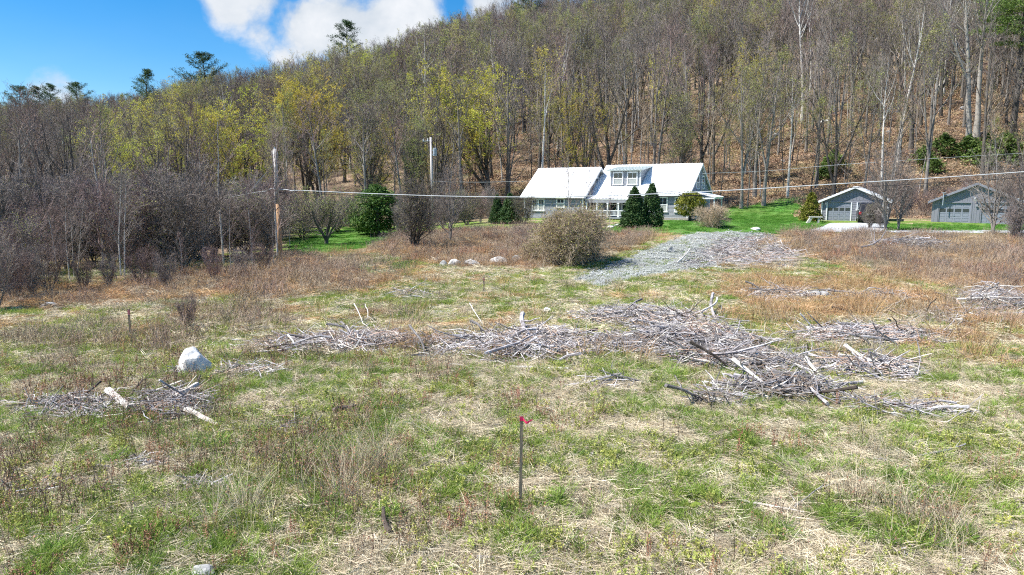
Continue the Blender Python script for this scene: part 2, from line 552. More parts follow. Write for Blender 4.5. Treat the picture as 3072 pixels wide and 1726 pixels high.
class MB:
    """collects simple solids, builds them as one mesh"""
    def __init__(s):
        s.v = []; s.f = []; s.m = []

    def add(s, vs, fs, m=0):
        b = len(s.v)
        s.v += [tuple(v) for v in vs]
        s.f += [tuple(b + i for i in f) for f in fs]
        s.m += [m] * len(fs)
        return s

    def box(s, x0, x1, y0, y1, z0, z1, m=0):
        v = [(x0, y0, z0), (x1, y0, z0), (x1, y1, z0), (x0, y1, z0), (x0, y0, z1), (x1, y0, z1), (x1, y1, z1), (x0, y1, z1)]
        return s.add(v, [(0, 3, 2, 1), (4, 5, 6, 7), (0, 1, 5, 4), (1, 2, 6, 5), (2, 3, 7, 6), (3, 0, 4, 7)], m)

    def prism(s, poly, axis, a, b, m=0):
        """poly: 2D outline, counter clockwise; extruded along axis from a to b"""
        n = len(poly)

        def pt(p, t):
            return {'x': (t, p[0], p[1]), 'y': (p[0], t, p[1]), 'z': (p[0], p[1], t)}[axis]
        v = [pt(p, a) for p in poly] + [pt(p, b) for p in poly]
        f = [tuple(range(n - 1, -1, -1)), tuple(range(n, 2 * n))] + [(i, (i + 1) % n, n + (i + 1) % n, n + i) for i in range(n)]
        return s.add(v, f, m)

    def slab(s, a, b, c, d, t, m=0):
        """quad a b c d thickened downwards along its normal by t"""
        a, b, c, d = map(Vector, (a, b, c, d))
        n = (b - a).cross(d - a).normalized() * t
        v = [a, b, c, d, a - n, b - n, c - n, d - n]
        return s.add(v, [(0, 1, 2, 3), (7, 6, 5, 4), (0, 4, 5, 1), (1, 5, 6, 2), (2, 6, 7, 3), (3, 7, 4, 0)], m)

    def tube(s, pts, rad, n=8, m=0, cap=True):
        pts = [Vector(p) for p in pts]
        if not hasattr(rad, '__len__'):
            rad = [rad] * len(pts)
        b = len(s.v)
        prev = None
        for i, p in enumerate(pts):
            t = (pts[min(i + 1, len(pts) - 1)] - pts[max(i - 1, 0)]).normalized()
            u = prev if prev is not None else (Vector((0, 0, 1)) if abs(t.z) < .9 else Vector((1, 0, 0)))
            u = (u - t * u.dot(t)).normalized()
            prev = u
            w = t.cross(u)
            for k in range(n):
                a = 2 * math.pi * k / n
                s.v.append(tuple(p + (u * math.cos(a) + w * math.sin(a)) * rad[i]))
        for i in range(len(pts) - 1):
            for k in range(n):
                s.f.append((b + i * n + k, b + i * n + (k + 1) % n, b + (i + 1) * n + (k + 1) % n, b + (i + 1) * n + k)); s.m.append(m)
        if cap:
            s.f.append(tuple(b + k for k in range(n - 1, -1, -1))); s.m.append(m)
            e = b + (len(pts) - 1) * n
            s.f.append(tuple(e + k for k in range(n))); s.m.append(m)
        return s

    def mesh(s, name, mats, smooth=False):
        me = bpy.data.meshes.new(name)
        me.from_pydata(s.v, [], s.f)
        for m in (mats if isinstance(mats, (list, tuple)) else [mats]):
            me.materials.append(m)
        me.polygons.foreach_set("material_index", s.m)
        me.polygons.foreach_set("use_smooth", [smooth] * len(s.f))
        me.update()
        return me

    def build(s, name, mats, parent=None, smooth=False, loc=None):
        return link(name, s.mesh(name, mats, smooth), parent, loc)


def tubes_np(Pt, R, n):
    """Pt (B,k,3), R (B,k) -> V, F. n = 1 gives flat ribbons"""
    Pt = np.asarray(Pt, float); R = np.asarray(R, float)
    B, k, _ = Pt.shape
    d = Pt[:, -1] - Pt[:, 0]
    d /= np.linalg.norm(d, axis=1, keepdims=True) + 1e-9
    ref = np.where(np.abs(d[:, 2:3]) < .9, np.array([[0, 0, 1.]]), np.array([[1., 0, 0]]))
    u = np.cross(d, ref); u /= np.linalg.norm(u, axis=1, keepdims=True) + 1e-9
    w = np.cross(d, u)
    if n == 1:
        ph = _hash(np.arange(B), np.arange(B) * 3, 5) * 2 * math.pi
        a = u * np.cos(ph)[:, None] + w * np.sin(ph)[:, None]
        V = np.stack([Pt + a[:, None, :] * R[..., None], Pt - a[:, None, :] * R[..., None]], 2)  # B,k,2,3
        V = V.reshape(-1, 3)
        base = (np.arange(B) * k * 2)[:, None] + (np.arange(k - 1) * 2)[None]
        F = np.stack([base, base + 1, base + 3, base + 2], -1).reshape(-1, 4)
        return V, F
    ang = 2 * math.pi * np.arange(n) / n
    ring = u[:, None, :] * np.cos(ang)[None, :, None] + w[:, None, :] * np.sin(ang)[None, :, None]  # B,n,3
    V = Pt[:, :, None, :] + ring[:, None, :, :] * R[:, :, None, None]
    V = V.reshape(-1, 3)
    b = (np.arange(B) * k * n)[:, None, None] + (np.arange(k - 1) * n)[None, :, None]
    j = np.arange(n)[None, None, :]
    j2 = (np.arange(n) + 1) % n
    j2 = j2[None, None, :]
    F = np.stack([b + j, b + j2, b + n + j2, b + n + j], -1).reshape(-1, 4)
    return V, F


class Soup:
    def __init__(s):
        s.V = []; s.F = {}; s.n = 0; s.M = {}

    def add(s, V, F, m=0):
        F = np.asarray(F)
        key = F.shape[1]
        s.F.setdefault(key, []).append(F + s.n)
        s.M.setdefault(key, []).append(np.full(len(F), m))
        s.V.append(V)
        s.n += len(V)

    def tubes(s, groups, m=0):
        for (Pt, R, n) in groups:
            if len(Pt):
                s.add(*tubes_np(Pt, R, n), m)

    def quads(s, C, size, rng, flat=0., aspect=1., m=0, tri=False):
        """leaf sized faces at centres C"""
        C = np.asarray(C)
        n = len(C)
        a = rng.normal(size=(n, 3)); a[:, 2] *= (1 - flat)
        a /= np.linalg.norm(a, axis=1, keepdims=True) + 1e-9
        b = rng.normal(size=(n, 3)); b[:, 2] *= (1 - flat)
        b -= a * (a * b).sum(1, keepdims=True)
        b /= np.linalg.norm(b, axis=1, keepdims=True) + 1e-9
        sz = size * rng.uniform(.6, 1.35, (n, 1))
        a = a * sz; b = b * sz * aspect
        if tri:
            V = np.stack([C - a - b * .6, C + a - b * .6, C + b], 1).reshape(-1, 3)
            F = np.arange(n * 3).reshape(n, 3)
        else:
            V = np.stack([C - a, C - b, C + a, C + b], 1).reshape(-1, 3)
            F = np.arange(n * 4).reshape(n, 4)
        s.add(V, F, m)

    def mesh(s, name, mats, smooth=False):
        F = [np.concatenate(v) for v in s.F.values()]
        M = np.concatenate([np.concatenate(v) for v in s.M.values()])
        return mesh_np(name, np.concatenate(s.V), F, mats, M, smooth)


# ------------------------------------------------------------------ trees
def v3(x, y, z):
    return np.array([x, y, z], float)


def bend_line(rng, p, d, L, k, wob, up):
    pts = [p]
    st = L / (k - 1)
    d = d / np.linalg.norm(d)
    for i in range(k - 1):
        d = d + rng.normal(size=3) * wob + v3(0, 0, up)
        d = d / np.linalg.norm(d)
        p = p + d * st
        pts.append(p)
    return np.array(pts)


def perp(rng, d):
    a = rng.normal(size=3)
    a -= d * a.dot(d)
    return a / (np.linalg.norm(a) + 1e-9)


def tree_skeleton(seed, H=20, r=.2, start=.4, limbs=16, limb_len=.32, angle=50, up=.12, subs=7, twigs=6, fine=4, wob=.05,
                  stems=1, stem_spread=.0, twig_r=.014, top_taper=.5, fork=0, lean=0., shape='oval'):
    """returns (stem groups, crown groups, tips)"""
    rng = np.random.default_rng(seed)
    thick = {}; thin = {}
    ja = []

    def put(dct, pts, R, n):
        dct.setdefault((len(pts), n), []).append((pts, R))
    for s in range(stems):
        hh = H * rng.uniform(.78, 1.0) if stems > 1 else H
        rr = r * (rng.uniform(.6, 1) if stems > 1 else 1)
        d0 = v3(rng.normal() * stem_spread + lean, rng.normal() * stem_spread, 1)
        p0 = v3(rng.normal() * .12 * (stems > 1), rng.normal() * .12 * (stems > 1), -.25)
        k0 = 9
        tr = bend_line(rng, p0, d0, hh, k0, wob * .6, .03 if stem_spread < .2 else .08)
        tt = np.linspace(0, 1, k0)
        RR = rr * (1 - tt) ** .75 * (1 - .25 * tt) + .012
        RR[0] = rr * 1.35
        put(thick, tr, RR, 7)
        lead = [(tr, RR, start)]
        if fork:
            for q in range(fork):
                i = int(k0 * rng.uniform(start * .7, start * 1.1))
                d = (tr[i + 1] - tr[i]); d /= np.linalg.norm(d)
                d = d + perp(rng, d) * rng.uniform(.3, .55)
                f = bend_line(rng, tr[i], d, hh * (1 - i / k0) * rng.uniform(.8, .98), 7, wob, .1)
                RF = RR[i] * .72 * (1 - np.linspace(0, 1, 7)) ** .8 + .012
                put(thick, f, RF, 6)
                lead.append((f, RF, .12))
        nl = max(3, int(limbs / len(lead)))
        for (tl, RL, st) in lead:
            kk = len(tl)
            for j in range(nl):
                t = st + (1 - st) * ((j + rng.uniform(0, .9)) / nl) * .97
                x = t * (kk - 1); i = min(int(x), kk - 2); fr = x - i
                p = tl[i] * (1 - fr) + tl[i + 1] * fr
                d = tl[i + 1] - tl[i]; d /= np.linalg.norm(d)
                rel = (t - st) / (1 - st)
                prof = {'oval': .55 + .75 * math.sin(math.pi * min(1, rel * .8 + .22)), 'round': .75 + .6 * math.sin(math.pi * (rel * .75 + .15)),
                        'cone': 1.25 - rel, 'vase': .8 + .5 * rel}[shape] * (1 - .45 * rel ** 3)
                an = math.radians(angle * (1 - .4 * rel) * rng.uniform(.75, 1.2))
                dd = d * math.cos(an) + perp(rng, d) * math.sin(an)
                LL = hh * limb_len * prof * rng.uniform(.75, 1.2)
                lr = (RL[i] * (1 - fr) + RL[i + 1] * fr) * .5
                lr = max(min(lr, .10), .015)
                li = bend_line(rng, p, dd, LL, 6, wob * 1.8, up)
                RI = lr * (1 - np.linspace(0, 1, 6)) ** .8 + twig_r * .7
                put(thick if lr > .045 else thin, li, RI, 4 if lr > .045 else 3)
                for a in range(subs):
                    ta = .18 + .8 * (a + rng.uniform(0, 1)) / subs
                    xa = ta * 5; ia = min(int(xa), 4); fa = xa - ia
                    pa = li[ia] * (1 - fa) + li[ia + 1] * fa
                    da = li[ia + 1] - li[ia]; da = da / math.sqrt(da.dot(da))
                    ja.append((pa, da, LL * (1.1 - .5 * ta), max(lr * .38, twig_r * 1.4)))
    # smaller orders are grown all at once
    def unit(a):
        return a / (np.linalg.norm(a, axis=-1, keepdims=True) + 1e-9)

    def side(d):
        a = rng.normal(size=d.shape)
        return unit(a - d * (a * d).sum(-1, keepdims=True))

    def grow(p, d, L, k, w_, u_):
        pts_ = [p]
        d = unit(d)
        for i in range(k - 1):
            d = unit(d + rng.normal(size=d.shape) * w_ + np.array([0, 0, u_]))
            p = p + d * (L / (k - 1))[:, None]
            pts_.append(p)
        return np.stack(pts_, 1)

    def along(A, t):
        k = A.shape[1] - 1
        x = np.minimum(t, .999) * k; i = x.astype(int); f = (x - i)[:, None]
        r_ = np.arange(len(A))
        a, b = A[r_, i], A[r_, i + 1]
        return a * (1 - f) + b * f, unit(b - a)
    pa = np.array([q[0] for q in ja]); da = np.array([q[1] for q in ja]); La = np.array([q[2] for q in ja]); ra = np.array([q[3] for q in ja])
    n1 = len(pa)
    La = La * rng.uniform(.28, .5, n1)
    SB = grow(pa, da * .75 + side(da) * rng.uniform(.5, .95, (n1, 1)), La, 4, wob * 2.2, up * .8)
    G3 = [(SB, np.stack([ra, ra * .75, ra * .55, np.full(n1, twig_r * .6)], 1), 3)]
    idx = np.repeat(np.arange(n1), twigs)
    tb = .15 + .85 * (np.tile(np.arange(twigs), n1) + rng.uniform(0, 1, len(idx))) / twigs
    pb, db = along(SB[idx], tb)
    Lb = np.maximum(La[idx] * rng.uniform(.3, .55, len(idx)), .25)
    TW = grow(pb, db * .7 + side(db) * rng.uniform(.4, .9, (len(idx), 1)) + np.array([0, 0, up]), Lb, 3, wob * 2, up * .5)
    G3.append((TW, np.tile(np.array([twig_r, twig_r * .7, twig_r * .35]), (len(TW), 1)), 1))
    tips = [TW[:, -1]]
    if fine:
        id2 = np.repeat(np.arange(len(TW)), fine)
        dd2 = unit(TW[id2, -1] - TW[id2, 0])
        pc = TW[id2, 0] + (TW[id2, -1] - TW[id2, 0]) * rng.uniform(.1, 1, (len(id2), 1))
        dc = unit(dd2 * .7 + side(dd2) * rng.uniform(.3, .9, (len(id2), 1)) + np.array([0, 0, up]))
        e = pc + dc * (Lb[id2] * rng.uniform(.35, .7, len(id2)))[:, None]
        G3.append((np.stack([pc, e], 1), np.tile(np.array([twig_r * .7, twig_r * .3]), (len(id2), 1)), 1))
        tips.append(e)
    def pack(dct):
        return [(np.array([a for a, _ in v]), np.array([b for _, b in v]), n) for (k, n), v in dct.items()]
    return pack(thick), pack(thin) + G3, np.concatenate(tips)


def make_tree(name, seed, bark, twig, bud=None, bud_n=0, bud_size=.06, bud_min=.0, **kw):
    """returns (trunk mesh, crown mesh, height)"""
    th, tn, tips = tree_skeleton(seed, **kw)
    a = Soup(); a.tubes(th)
    b = Soup(); b.tubes(tn)
    mats = [twig]
    if bud and bud_n:
        rng = np.random.default_rng(seed + 99)
        hz = tips[:, 2] / kw.get('H', 20)
        ok = tips[hz > bud_min]
        f_ = vnoise(ok[:, 0] * .55 + seed, ok[:, 1] * .55 + ok[:, 2] * .8, seed) + .25 * (hz[tips[:, 2] / kw.get('H', 20) > bud_min] - .6)
        if len(ok) > 4000 and kw.get('H', 20) > 8:
            ok = ok[f_ > np.quantile(f_, .45)]
        C = ok[rng.integers(0, len(ok), bud_n)] + rng.normal(size=(bud_n, 3)) * .12
        b.quads(C, bud_size, rng, m=1)
        mats.append(bud)
    return a.mesh(name + "_trunk", bark, True), b.mesh(name + "_crown", mats), float(max(tips[:, 2].max(), 1))


def make_conifer(name, seed, H, R, n, leaf, size=.09, shape='cone', trunk_h=.4, wob=.12, core=.72):
    """dense garden conifer: trunk + needle sprays filling an uneven cone"""
    rng = np.random.default_rng(seed)
    t = MB().tube([(0, 0, -.2), (0, 0, H * .5), (0, 0, H * .93)], [R * .09 + .03, R * .06 + .02, .01], 7)
    # boughs
    nb = int(n / 26)
    z = rng.uniform(0.02, 1, nb) ** (1.25 if shape == 'cone' else 1.0)
    if shape == 'cone':
        prof = np.clip(1.03 - z, 0, 1) ** .72 * np.clip(z * 9 + .45, 0, 1)
    else:
        prof = np.sqrt(np.clip(1 - ((z - .45) / .56) ** 2, 0, 1))
    az = rng.uniform(0, 2 * math.pi, nb)
    bump = 1 + wob * np.sin(az * 3 + seed) * np.sin(z * 17 + az) + wob * rng.normal(size=nb)
    rad = R * prof * bump
    rin = rad * rng.uniform(core * .5, 1, nb)
    S = Soup()
    m = 26
    k = rng.uniform(0.1, 1, (nb, m))
    rr = rin[:, None] + (rad - rin)[:, None] * k + rng.normal(size=(nb, m)) * .04 * R
    az2 = az[:, None] + rng.normal(size=(nb, m)) * (.12 + .05 / (rr / R + .1))
    zz = trunk_h * (1 if shape != 'cone' else .35) + (z * (H - trunk_h * .35))[:, None] + rng.normal(size=(nb, m)) * size * 1.2 - k * size * .6
    C = np.stack([rr * np.cos(az2), rr * np.sin(az2), zz], -1).reshape(-1, 3)
    S.quads(C, size, rng, flat=.35, aspect=.55, m=0)
    return t.mesh(name + "_trunk", M_BARKD, True), S.mesh(name + "_crown", [leaf]), H


def make_pine(name, seed, H, R, start=.35, nb=38, clump=16, leaf=None, droop=0.0, size=.32):
    """white pine: bare lower trunk, layered plumes of needles"""
    rng = np.random.default_rng(seed)
    tr = bend_line(rng, v3(0, 0, -.3), v3(0, 0, 1), H, 9, .02, .05)
    r0 = H * .016
    RR = r0 * (1 - np.linspace(0, 1, 9)) ** .8 + .02
    T = Soup(); T.add(*tubes_np(tr[None], RR[None], 8))
    B = []; CC = []
    for i in range(nb):
        t = start + (1 - start) * ((i + rng.uniform(0, 1)) / nb) ** .9
        x = min(t, .995) * 8; k = int(x); p = tr[k] + (tr[k + 1] - tr[k]) * (x - k)
        az = rng.uniform(0, 2 * math.pi)
        rel = (t - start) / (1 - start)
        L = R * (1 - rel) ** .6 * rng.uniform(.55, 1.15) * (.75 + .25 * min(1, rel * 5)) + .4
        el = .1 + .6 * rel - droop
        d = v3(math.cos(az) * math.cos(el), math.sin(az) * math.cos(el), math.sin(el))
        br = bend_line(rng, p, d, L, 5, .05, .06)
        B.append(br)
        for c in range(int(clump)):
            f = .3 + .72 * (c + rng.uniform(0, 1)) / clump
            xx = min(f, .99) * 4; kk = int(xx); q = br[kk] + (br[kk + 1] - br[kk]) * (xx - kk)
            side = v3(-math.sin(az), math.cos(az), 0) * rng.normal() * L * .16
            CC.append(q + side + v3(0, 0, rng.uniform(0, .18)))
    B = np.array(B)
    T.add(*tubes_np(B, np.tile(np.linspace(.06, .015, 5), (len(B), 1)), 3))
    S = Soup()
    CC = np.array(CC)
    m = 16
    C = (CC[:, None, :] + rng.normal(size=(len(CC), m, 3)) * np.array([size * .9, size * .9, size * .35])).reshape(-1, 3)
    S.quads(C, size * .36, rng, flat=.5, aspect=.4)
    return T.mesh(name + "_trunk", M_BARKD, True), S.mesh(name + "_crown", [leaf or M_PINE]), H


def make_rock(name, seed, sx, sy, sz, m, rough=.22, sub=3, flat=.0, planes=None):
    import bmesh
    bm = bmesh.new()
    bmesh.ops.create_icosphere(bm, subdivisions=sub, radius=1)
    rng = np.random.default_rng(seed)
    cuts = [(Vector(rng.normal(size=3)).normalized(), rng.uniform(.62, .9)) for _ in range(9)]
    if planes:
        cuts = [(Vector(a).normalized(), b) for a, b in planes]
    for v in bm.verts:
        p = v.co.copy()
        for n, d in cuts:
            e = p.dot(n) - d
            if e > 0:
                p -= n * e * .9
        a = float(vnoise(p.x * 2.2 + seed, p.y * 2.2 + p.z * 1.7, seed)) - .5
        b = float(vnoise(p.x * 6 + seed, p.y * 6 + p.z * 5, seed + 3)) - .5
        p *= 1 + a * rough * 1.5 + b * rough * .35
        if p.z < -.25:
            p.z = -.25
        v.co = Vector((p.x * sx, p.y * sy, (p.z + .1) * sz))
    me = bpy.data.meshes.new(name)
    bm.to_mesh(me); bm.free()
    me.materials.append(m)
    me.polygons.foreach_set("use_smooth", [False] * len(me.polygons))
    return me


def stick_mesh(name, seed, L, r, m, forks=2, wob=.10, n=6, k=8, taper=.75, flat=.25):
    rng = np.random.default_rng(seed)
    a = bend_line(rng, v3(-L / 2, 0, 0), v3(1, 0, 0), L, k, wob, 0)
    a[:, 2] *= .45
    a[:, 1] -= a[:, 1].mean()
    t = np.linspace(0, 1, k)
    R = r * (1 - taper * t) * (1 + rng.normal(size=k) * .08)
    S = Soup()
    P_ = [(a, R, n)]
    for i in range(forks):
        q = int(rng.integers(1, k - 1))
        d = a[q] - a[q - 1]; d /= np.linalg.norm(d)
        f = bend_line(rng, a[q], d * .8 + perp(rng, d) * .8 + v3(0, 0, .25), L * rng.uniform(.18, .42), 5, wob * 1.5, .03)
        P_.append((f, R[q] * .55 * (1 - .75 * np.linspace(0, 1, 5)), 4))
    for (pt, rr, nn) in P_:
        S.add(*tubes_np(pt[None], rr[None], nn))
        b = S.n - len(pt) * nn
        if nn == 6:
            S.F.setdefault(3, []); S.M.setdefault(3, [])
            for base in (b, b + (len(pt) - 1) * nn):
                tri = np.array([[base, base + j, base + j + 1] for j in range(1, nn - 1)])
                S.F[3].append(tri); S.M[3].append(np.zeros(len(tri), int))
    return S.mesh(name, [m], False)


# ------------------------------------------------------------------ ground plants: little meshes that the scatter objects instance
def blades_mesh(name, seed, n, h, w, spread, m, lean=.35, lying=0., k=3, heads=0, head_m=None, tilt_dir=None):
    rng = np.random.default_rng(seed)
    ang = rng.uniform(0, 2 * math.pi, n)
    rad = spread * np.sqrt(rng.uniform(0, 1, n))
    base = np.stack([rad * np.cos(ang), rad * np.sin(ang), np.full(n, -.01)], -1)
    az = ang + rng.normal(size=n) * .9
    if lying:
        az = rng.uniform(0, 2 * math.pi, n)
    L = h * rng.uniform(.55, 1.15, n)
    el0 = np.clip(rng.normal(1.35 - lean * .4, .15, n), .1, 1.5) if not lying else rng.uniform(.02, .35, n)
    drop = (lean * rng.uniform(.6, 1.6, n)) if not lying else rng.uniform(.0, .25, n)
    pts = [base + (np.array([0, 0, 1.])[None] * (rng.uniform(0, lying, n)[:, None] if lying else 0))]
    for i in range(k - 1):
        e = el0 - drop * i
        d = np.stack([np.cos(az) * np.cos(e), np.sin(az) * np.cos(e), np.sin(e)], -1)
        pts.append(pts[-1] + d * (L / (k - 1))[:, None])
    Pt = np.stack(pts, 1)
    R = np.linspace(1, .25, k)[None] * (w * .5 * rng.uniform(.7, 1.3, n))[:, None]
    S = Soup()
    S.add(*tubes_np(Pt, R, 1))
    mats = [m]
    if heads:
        tipz = Pt[:, -1]
        nrep = heads
        C = (tipz[:, None, :] + rng.normal(size=(n, nrep, 3)) * np.array([.012, .012, .035])).reshape(-1, 3)
        S.quads(C, .0055, rng, m=1, aspect=.5)
        mats.append(head_m or m)
    return S.mesh(name, mats)


def forb_mesh(name, seed, stems, h, leaves, leaf_size, m_stem, m_leaf, spread=.08, r=.003, lean=.15, from_=.2):
    rng = np.random.default_rng(seed)
    S = Soup()
    C = []
    lines = []
    for i in range(stems):
        p = v3(rng.normal() * spread, rng.normal() * spread, -.01)
        d = v3(rng.normal() * lean, rng.normal() * lean, 1)
        l = bend_line(rng, p, d, h * rng.uniform(.6, 1.1), 4, .06, .02)
        lines.append(l)
        for j in range(leaves):
            t = rng.uniform(from_, 1) * 3; k = min(int(t), 2)
            C.append(l[k] + (l[k + 1] - l[k]) * (t - k) + rng.normal(size=3) * leaf_size * .7)
    lines = np.array(lines)
    S.add(*tubes_np(lines, np.tile(np.linspace(r, r * .4, 4), (stems, 1)), 1))
    if C:
        S.quads(np.array(C), leaf_size, rng, flat=.2, aspect=.5, m=1)
    return S.mesh(name, [m_stem, m_leaf])


def brush_mesh(name, seed, stems, h, m, spread=.45, r=.005, subs=5, lean=.3, m2=None, leaves=0, leaf=.02):
    """clump of dead upright stems with side twigs"""
    rng = np.random.default_rng(seed)
    A = []; B = []; C = []
    for i in range(stems):
        p = v3(rng.normal() * spread * .5, rng.normal() * spread * .5, -.02)
        d = v3(rng.normal() * lean, rng.normal() * lean, 1)
        H = h * rng.uniform(.55, 1.1)
        l = bend_line(rng, p, d, H, 5, .09, -.01)
        A.append(l)
        for j in range(subs):
            t = rng.uniform(.3, 1) * 4; k = min(int(t), 3)
            q = l[k] + (l[k + 1] - l[k]) * (t - k)
            dd = l[k + 1] - l[k]; dd /= np.linalg.norm(dd)
            dd = dd * .8 + perp(rng, dd) * .7
            e = q + dd * H * rng.uniform(.1, .3)
            B.append(np.array([q, e]))
            for c in range(leaves):
                C.append(q + (e - q) * rng.uniform(.3, 1.1) + rng.normal(size=3) * .01)
    S = Soup()
    S.add(*tubes_np(np.array(A), np.tile(np.linspace(r, r * .5, 5), (len(A), 1)), 1))
    S.add(*tubes_np(np.array(B), np.tile(np.array([r * .6, r * .3]), (len(B), 1)), 1), 0)
    mats = [m]
    if C:
        S.quads(np.array(C), leaf, rng, m=1); mats.append(m2 or m)
    return S.mesh(name, mats)


def chips_mesh(name, seed, n, L, w, m, spread=.3, z=.03):
    rng = np.random.default_rng(seed)
    c = np.stack([rng.normal(size=n) * spread * .5, rng.normal(size=n) * spread * .5, rng.uniform(0, z, n)], -1)
    az = rng.uniform(0, math.pi, n)
    e = rng.normal(size=n) * .15
    d = np.stack([np.cos(az) * np.cos(e), np.sin(az) * np.cos(e), np.sin(e)], -1) * (L * rng.uniform(.3, 1, n) * .5)[:, None]
    Pt = np.stack([c - d, c + d], 1)
    R = (w * .5 * rng.uniform(.5, 1.3, n))[:, None] * np.array([[1, .8]])
    S = Soup()
    S.add(*tubes_np(Pt, R, 3))
    return S.mesh(name, [m])


def stones_mesh(name, seed, n, size, m, spread=.3):
    rng = np.random.default_rng(seed)
    S = Soup()
    oc = np.array([[1, 0, 0], [0, 1, 0], [-1, 0, 0], [0, -1, 0], [0, 0, 1], [0, 0, -1]], float)
    of = np.array([[0, 1, 4], [1, 2, 4], [2, 3, 4], [3, 0, 4]])
    for i in range(n):
        s = size * rng.uniform(.5, 1.3)
        q = oc * s * rng.uniform(.6, 1.1, (6, 3)) * np.array([1, 1, .6])
        a = rng.uniform(0, 6.3)
        R_ = np.array([[math.cos(a), -math.sin(a), 0], [math.sin(a), math.cos(a), 0], [0, 0, 1]])
        S.add(q @ R_.T + np.array([rng.uniform(-spread, spread), rng.uniform(-spread, spread), s * .2]), of)
    return S.mesh(name, [m])


def scatter(name, protos, pts, rotz, scl, idx, label=None, cat=None, tilt=None, kind='stuff'):
    """one 'stuff' object whose points carry instances of the given meshes"""
    col = bpy.data.collections.new(name + "_kinds")
    for i, me in enumerate(protos):
        o = bpy.data.objects.new("%02d_%s" % (i, me.name), me)
        col.objects.link(o)
    pts = np.asarray(pts, np.float32)
    n = len(pts)
    me = bpy.data.meshes.new(name)
    me.vertices.add(n)
    me.vertices.foreach_set("co", pts.ravel())
    rot = np.zeros((n, 3), np.float32)
    rot[:, 2] = rotz
    if tilt is not None:
        rot[:, 0] = tilt[:, 0]; rot[:, 1] = tilt[:, 1]
    a = me.attributes.new("rot", 'FLOAT_VECTOR', 'POINT'); a.data.foreach_set("vector", rot.ravel())
    a = me.attributes.new("scl", 'FLOAT', 'POINT'); a.data.foreach_set("value", np.asarray(scl, np.float32))
    a = me.attributes.new("idx", 'INT', 'POINT'); a.data.foreach_set("value", np.asarray(idx, np.int32))
    o = link(name, me)
    ng = bpy.data.node_groups.new(name, 'GeometryNodeTree')
    ng.interface.new_socket("Geometry", in_out='INPUT', socket_type='NodeSocketGeometry')
    ng.interface.new_socket("Geometry", in_out='OUTPUT', socket_type='NodeSocketGeometry')
    N, L = ng.nodes, ng.links
    gi = N.new("NodeGroupInput"); go = N.new("NodeGroupOutput")
    ci = N.new("GeometryNodeCollectionInfo")
    ci.inputs[0].default_value = col
    ci.inputs[1].default_value = True
    ci.inputs[2].default_value = True
    iop = N.new("GeometryNodeInstanceOnPoints")

    def named(nm, t):
        x = N.new("GeometryNodeInputNamedAttribute"); x.data_type = t; x.inputs[0].default_value = nm
        return x.outputs[0]
    L.new(gi.outputs[0], iop.inputs['Points'])
    L.new(ci.outputs[0], iop.inputs['Instance'])
    iop.inputs['Pick Instance'].default_value = True
    L.new(named("idx", 'INT'), iop.inputs['Instance Index'])
    e2r = N.new("FunctionNodeEulerToRotation")
    L.new(named("rot", 'FLOAT_VECTOR'), e2r.inputs[0])
    L.new(e2r.outputs[0], iop.inputs['Rotation'])
    L.new(named("scl", 'FLOAT'), iop.inputs['Scale'])
    L.new(iop.outputs[0], go.inputs[0])
    mod = o.modifiers.new("scatter", 'NODES')
    mod.node_group = ng
    tag(o, label, cat, None, kind)
    return o


def rand_cam_points(rng, n, y0, y1, power=1.0, umin=-.86, umax=.86):
    """points over the field, between distances y0 and y1, as wide as the view needs"""
    y0 = y0 - 1.5 if y0 < 6 else y0
    # density stays even although the covered width grows with distance (half width .82 y + 5)
    yy = np.linspace(y0, y1, 400)
    cdf = np.cumsum(.82 * yy + 5.0); cdf = (cdf - cdf[0]) / (cdf[-1] - cdf[0])
    y = np.interp(rng.uniform(0, 1, n), cdf, yy)
    x = rng.uniform(-1, 1, n) * (.82 * y + 5.0)
    return x, y


# ------------------------------------------------------------------ the ground
def cover_colour(x, y, z):
    q = zones_at(x, y, z)
    g = q['green'][:, None]
    dry = np.array([.40, .32, .20]); grn = np.array([.17, .255, .05])
    n = fbm(x * 2.5, y * 2.5, 90, 3)[:, None]
    c = dry * (1 - g) + grn * g
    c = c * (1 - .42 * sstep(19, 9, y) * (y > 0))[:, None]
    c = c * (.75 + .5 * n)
    def put(k, col, a=1.0):
        m = q[k]
        c[m] = c[m] * (1 - a) + np.array(col) * (.8 + .4 * n[m]) * a
    put('brush', (.27, .18, .125), .8)
    put('weed', (.20, .14, .095), .6)
    put('tan', (.42, .29, .15), .75)
    put('lawn', (.085, .20, .03), .92)
    put('gravel', (.29, .305, .29), .9)
    put('chips', (.22, .20, .19), .85)
    # woods floor
    leafy = sstep(-4, 5, y - (hill_foot(x) - 6)) * 1.0
    left_wood = sstep(2, 7, y - (40 + 14 * sstep(-22, -14, x))) * sstep(-14, -20, x + (y - 45) * .25)
    k = np.maximum(leafy, left_wood)[:, None]
    k = np.where(q['lawn'][:, None], 0, k)
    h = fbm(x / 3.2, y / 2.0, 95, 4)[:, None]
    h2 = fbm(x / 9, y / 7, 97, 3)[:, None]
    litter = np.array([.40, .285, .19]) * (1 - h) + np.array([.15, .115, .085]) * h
    litter = litter * (1 + .8 * (h2 - .5))  # broad tone swings; the dark ones paint in slope shadow and brush
    # diagonal bands of shadow, with brush and logs, painted dark across the slope
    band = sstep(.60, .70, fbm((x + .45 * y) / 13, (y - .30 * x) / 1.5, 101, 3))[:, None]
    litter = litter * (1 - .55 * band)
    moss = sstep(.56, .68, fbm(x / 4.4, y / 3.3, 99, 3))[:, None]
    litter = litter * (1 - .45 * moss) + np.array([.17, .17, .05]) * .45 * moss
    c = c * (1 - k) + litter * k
    return np.clip(c, .01, .9)


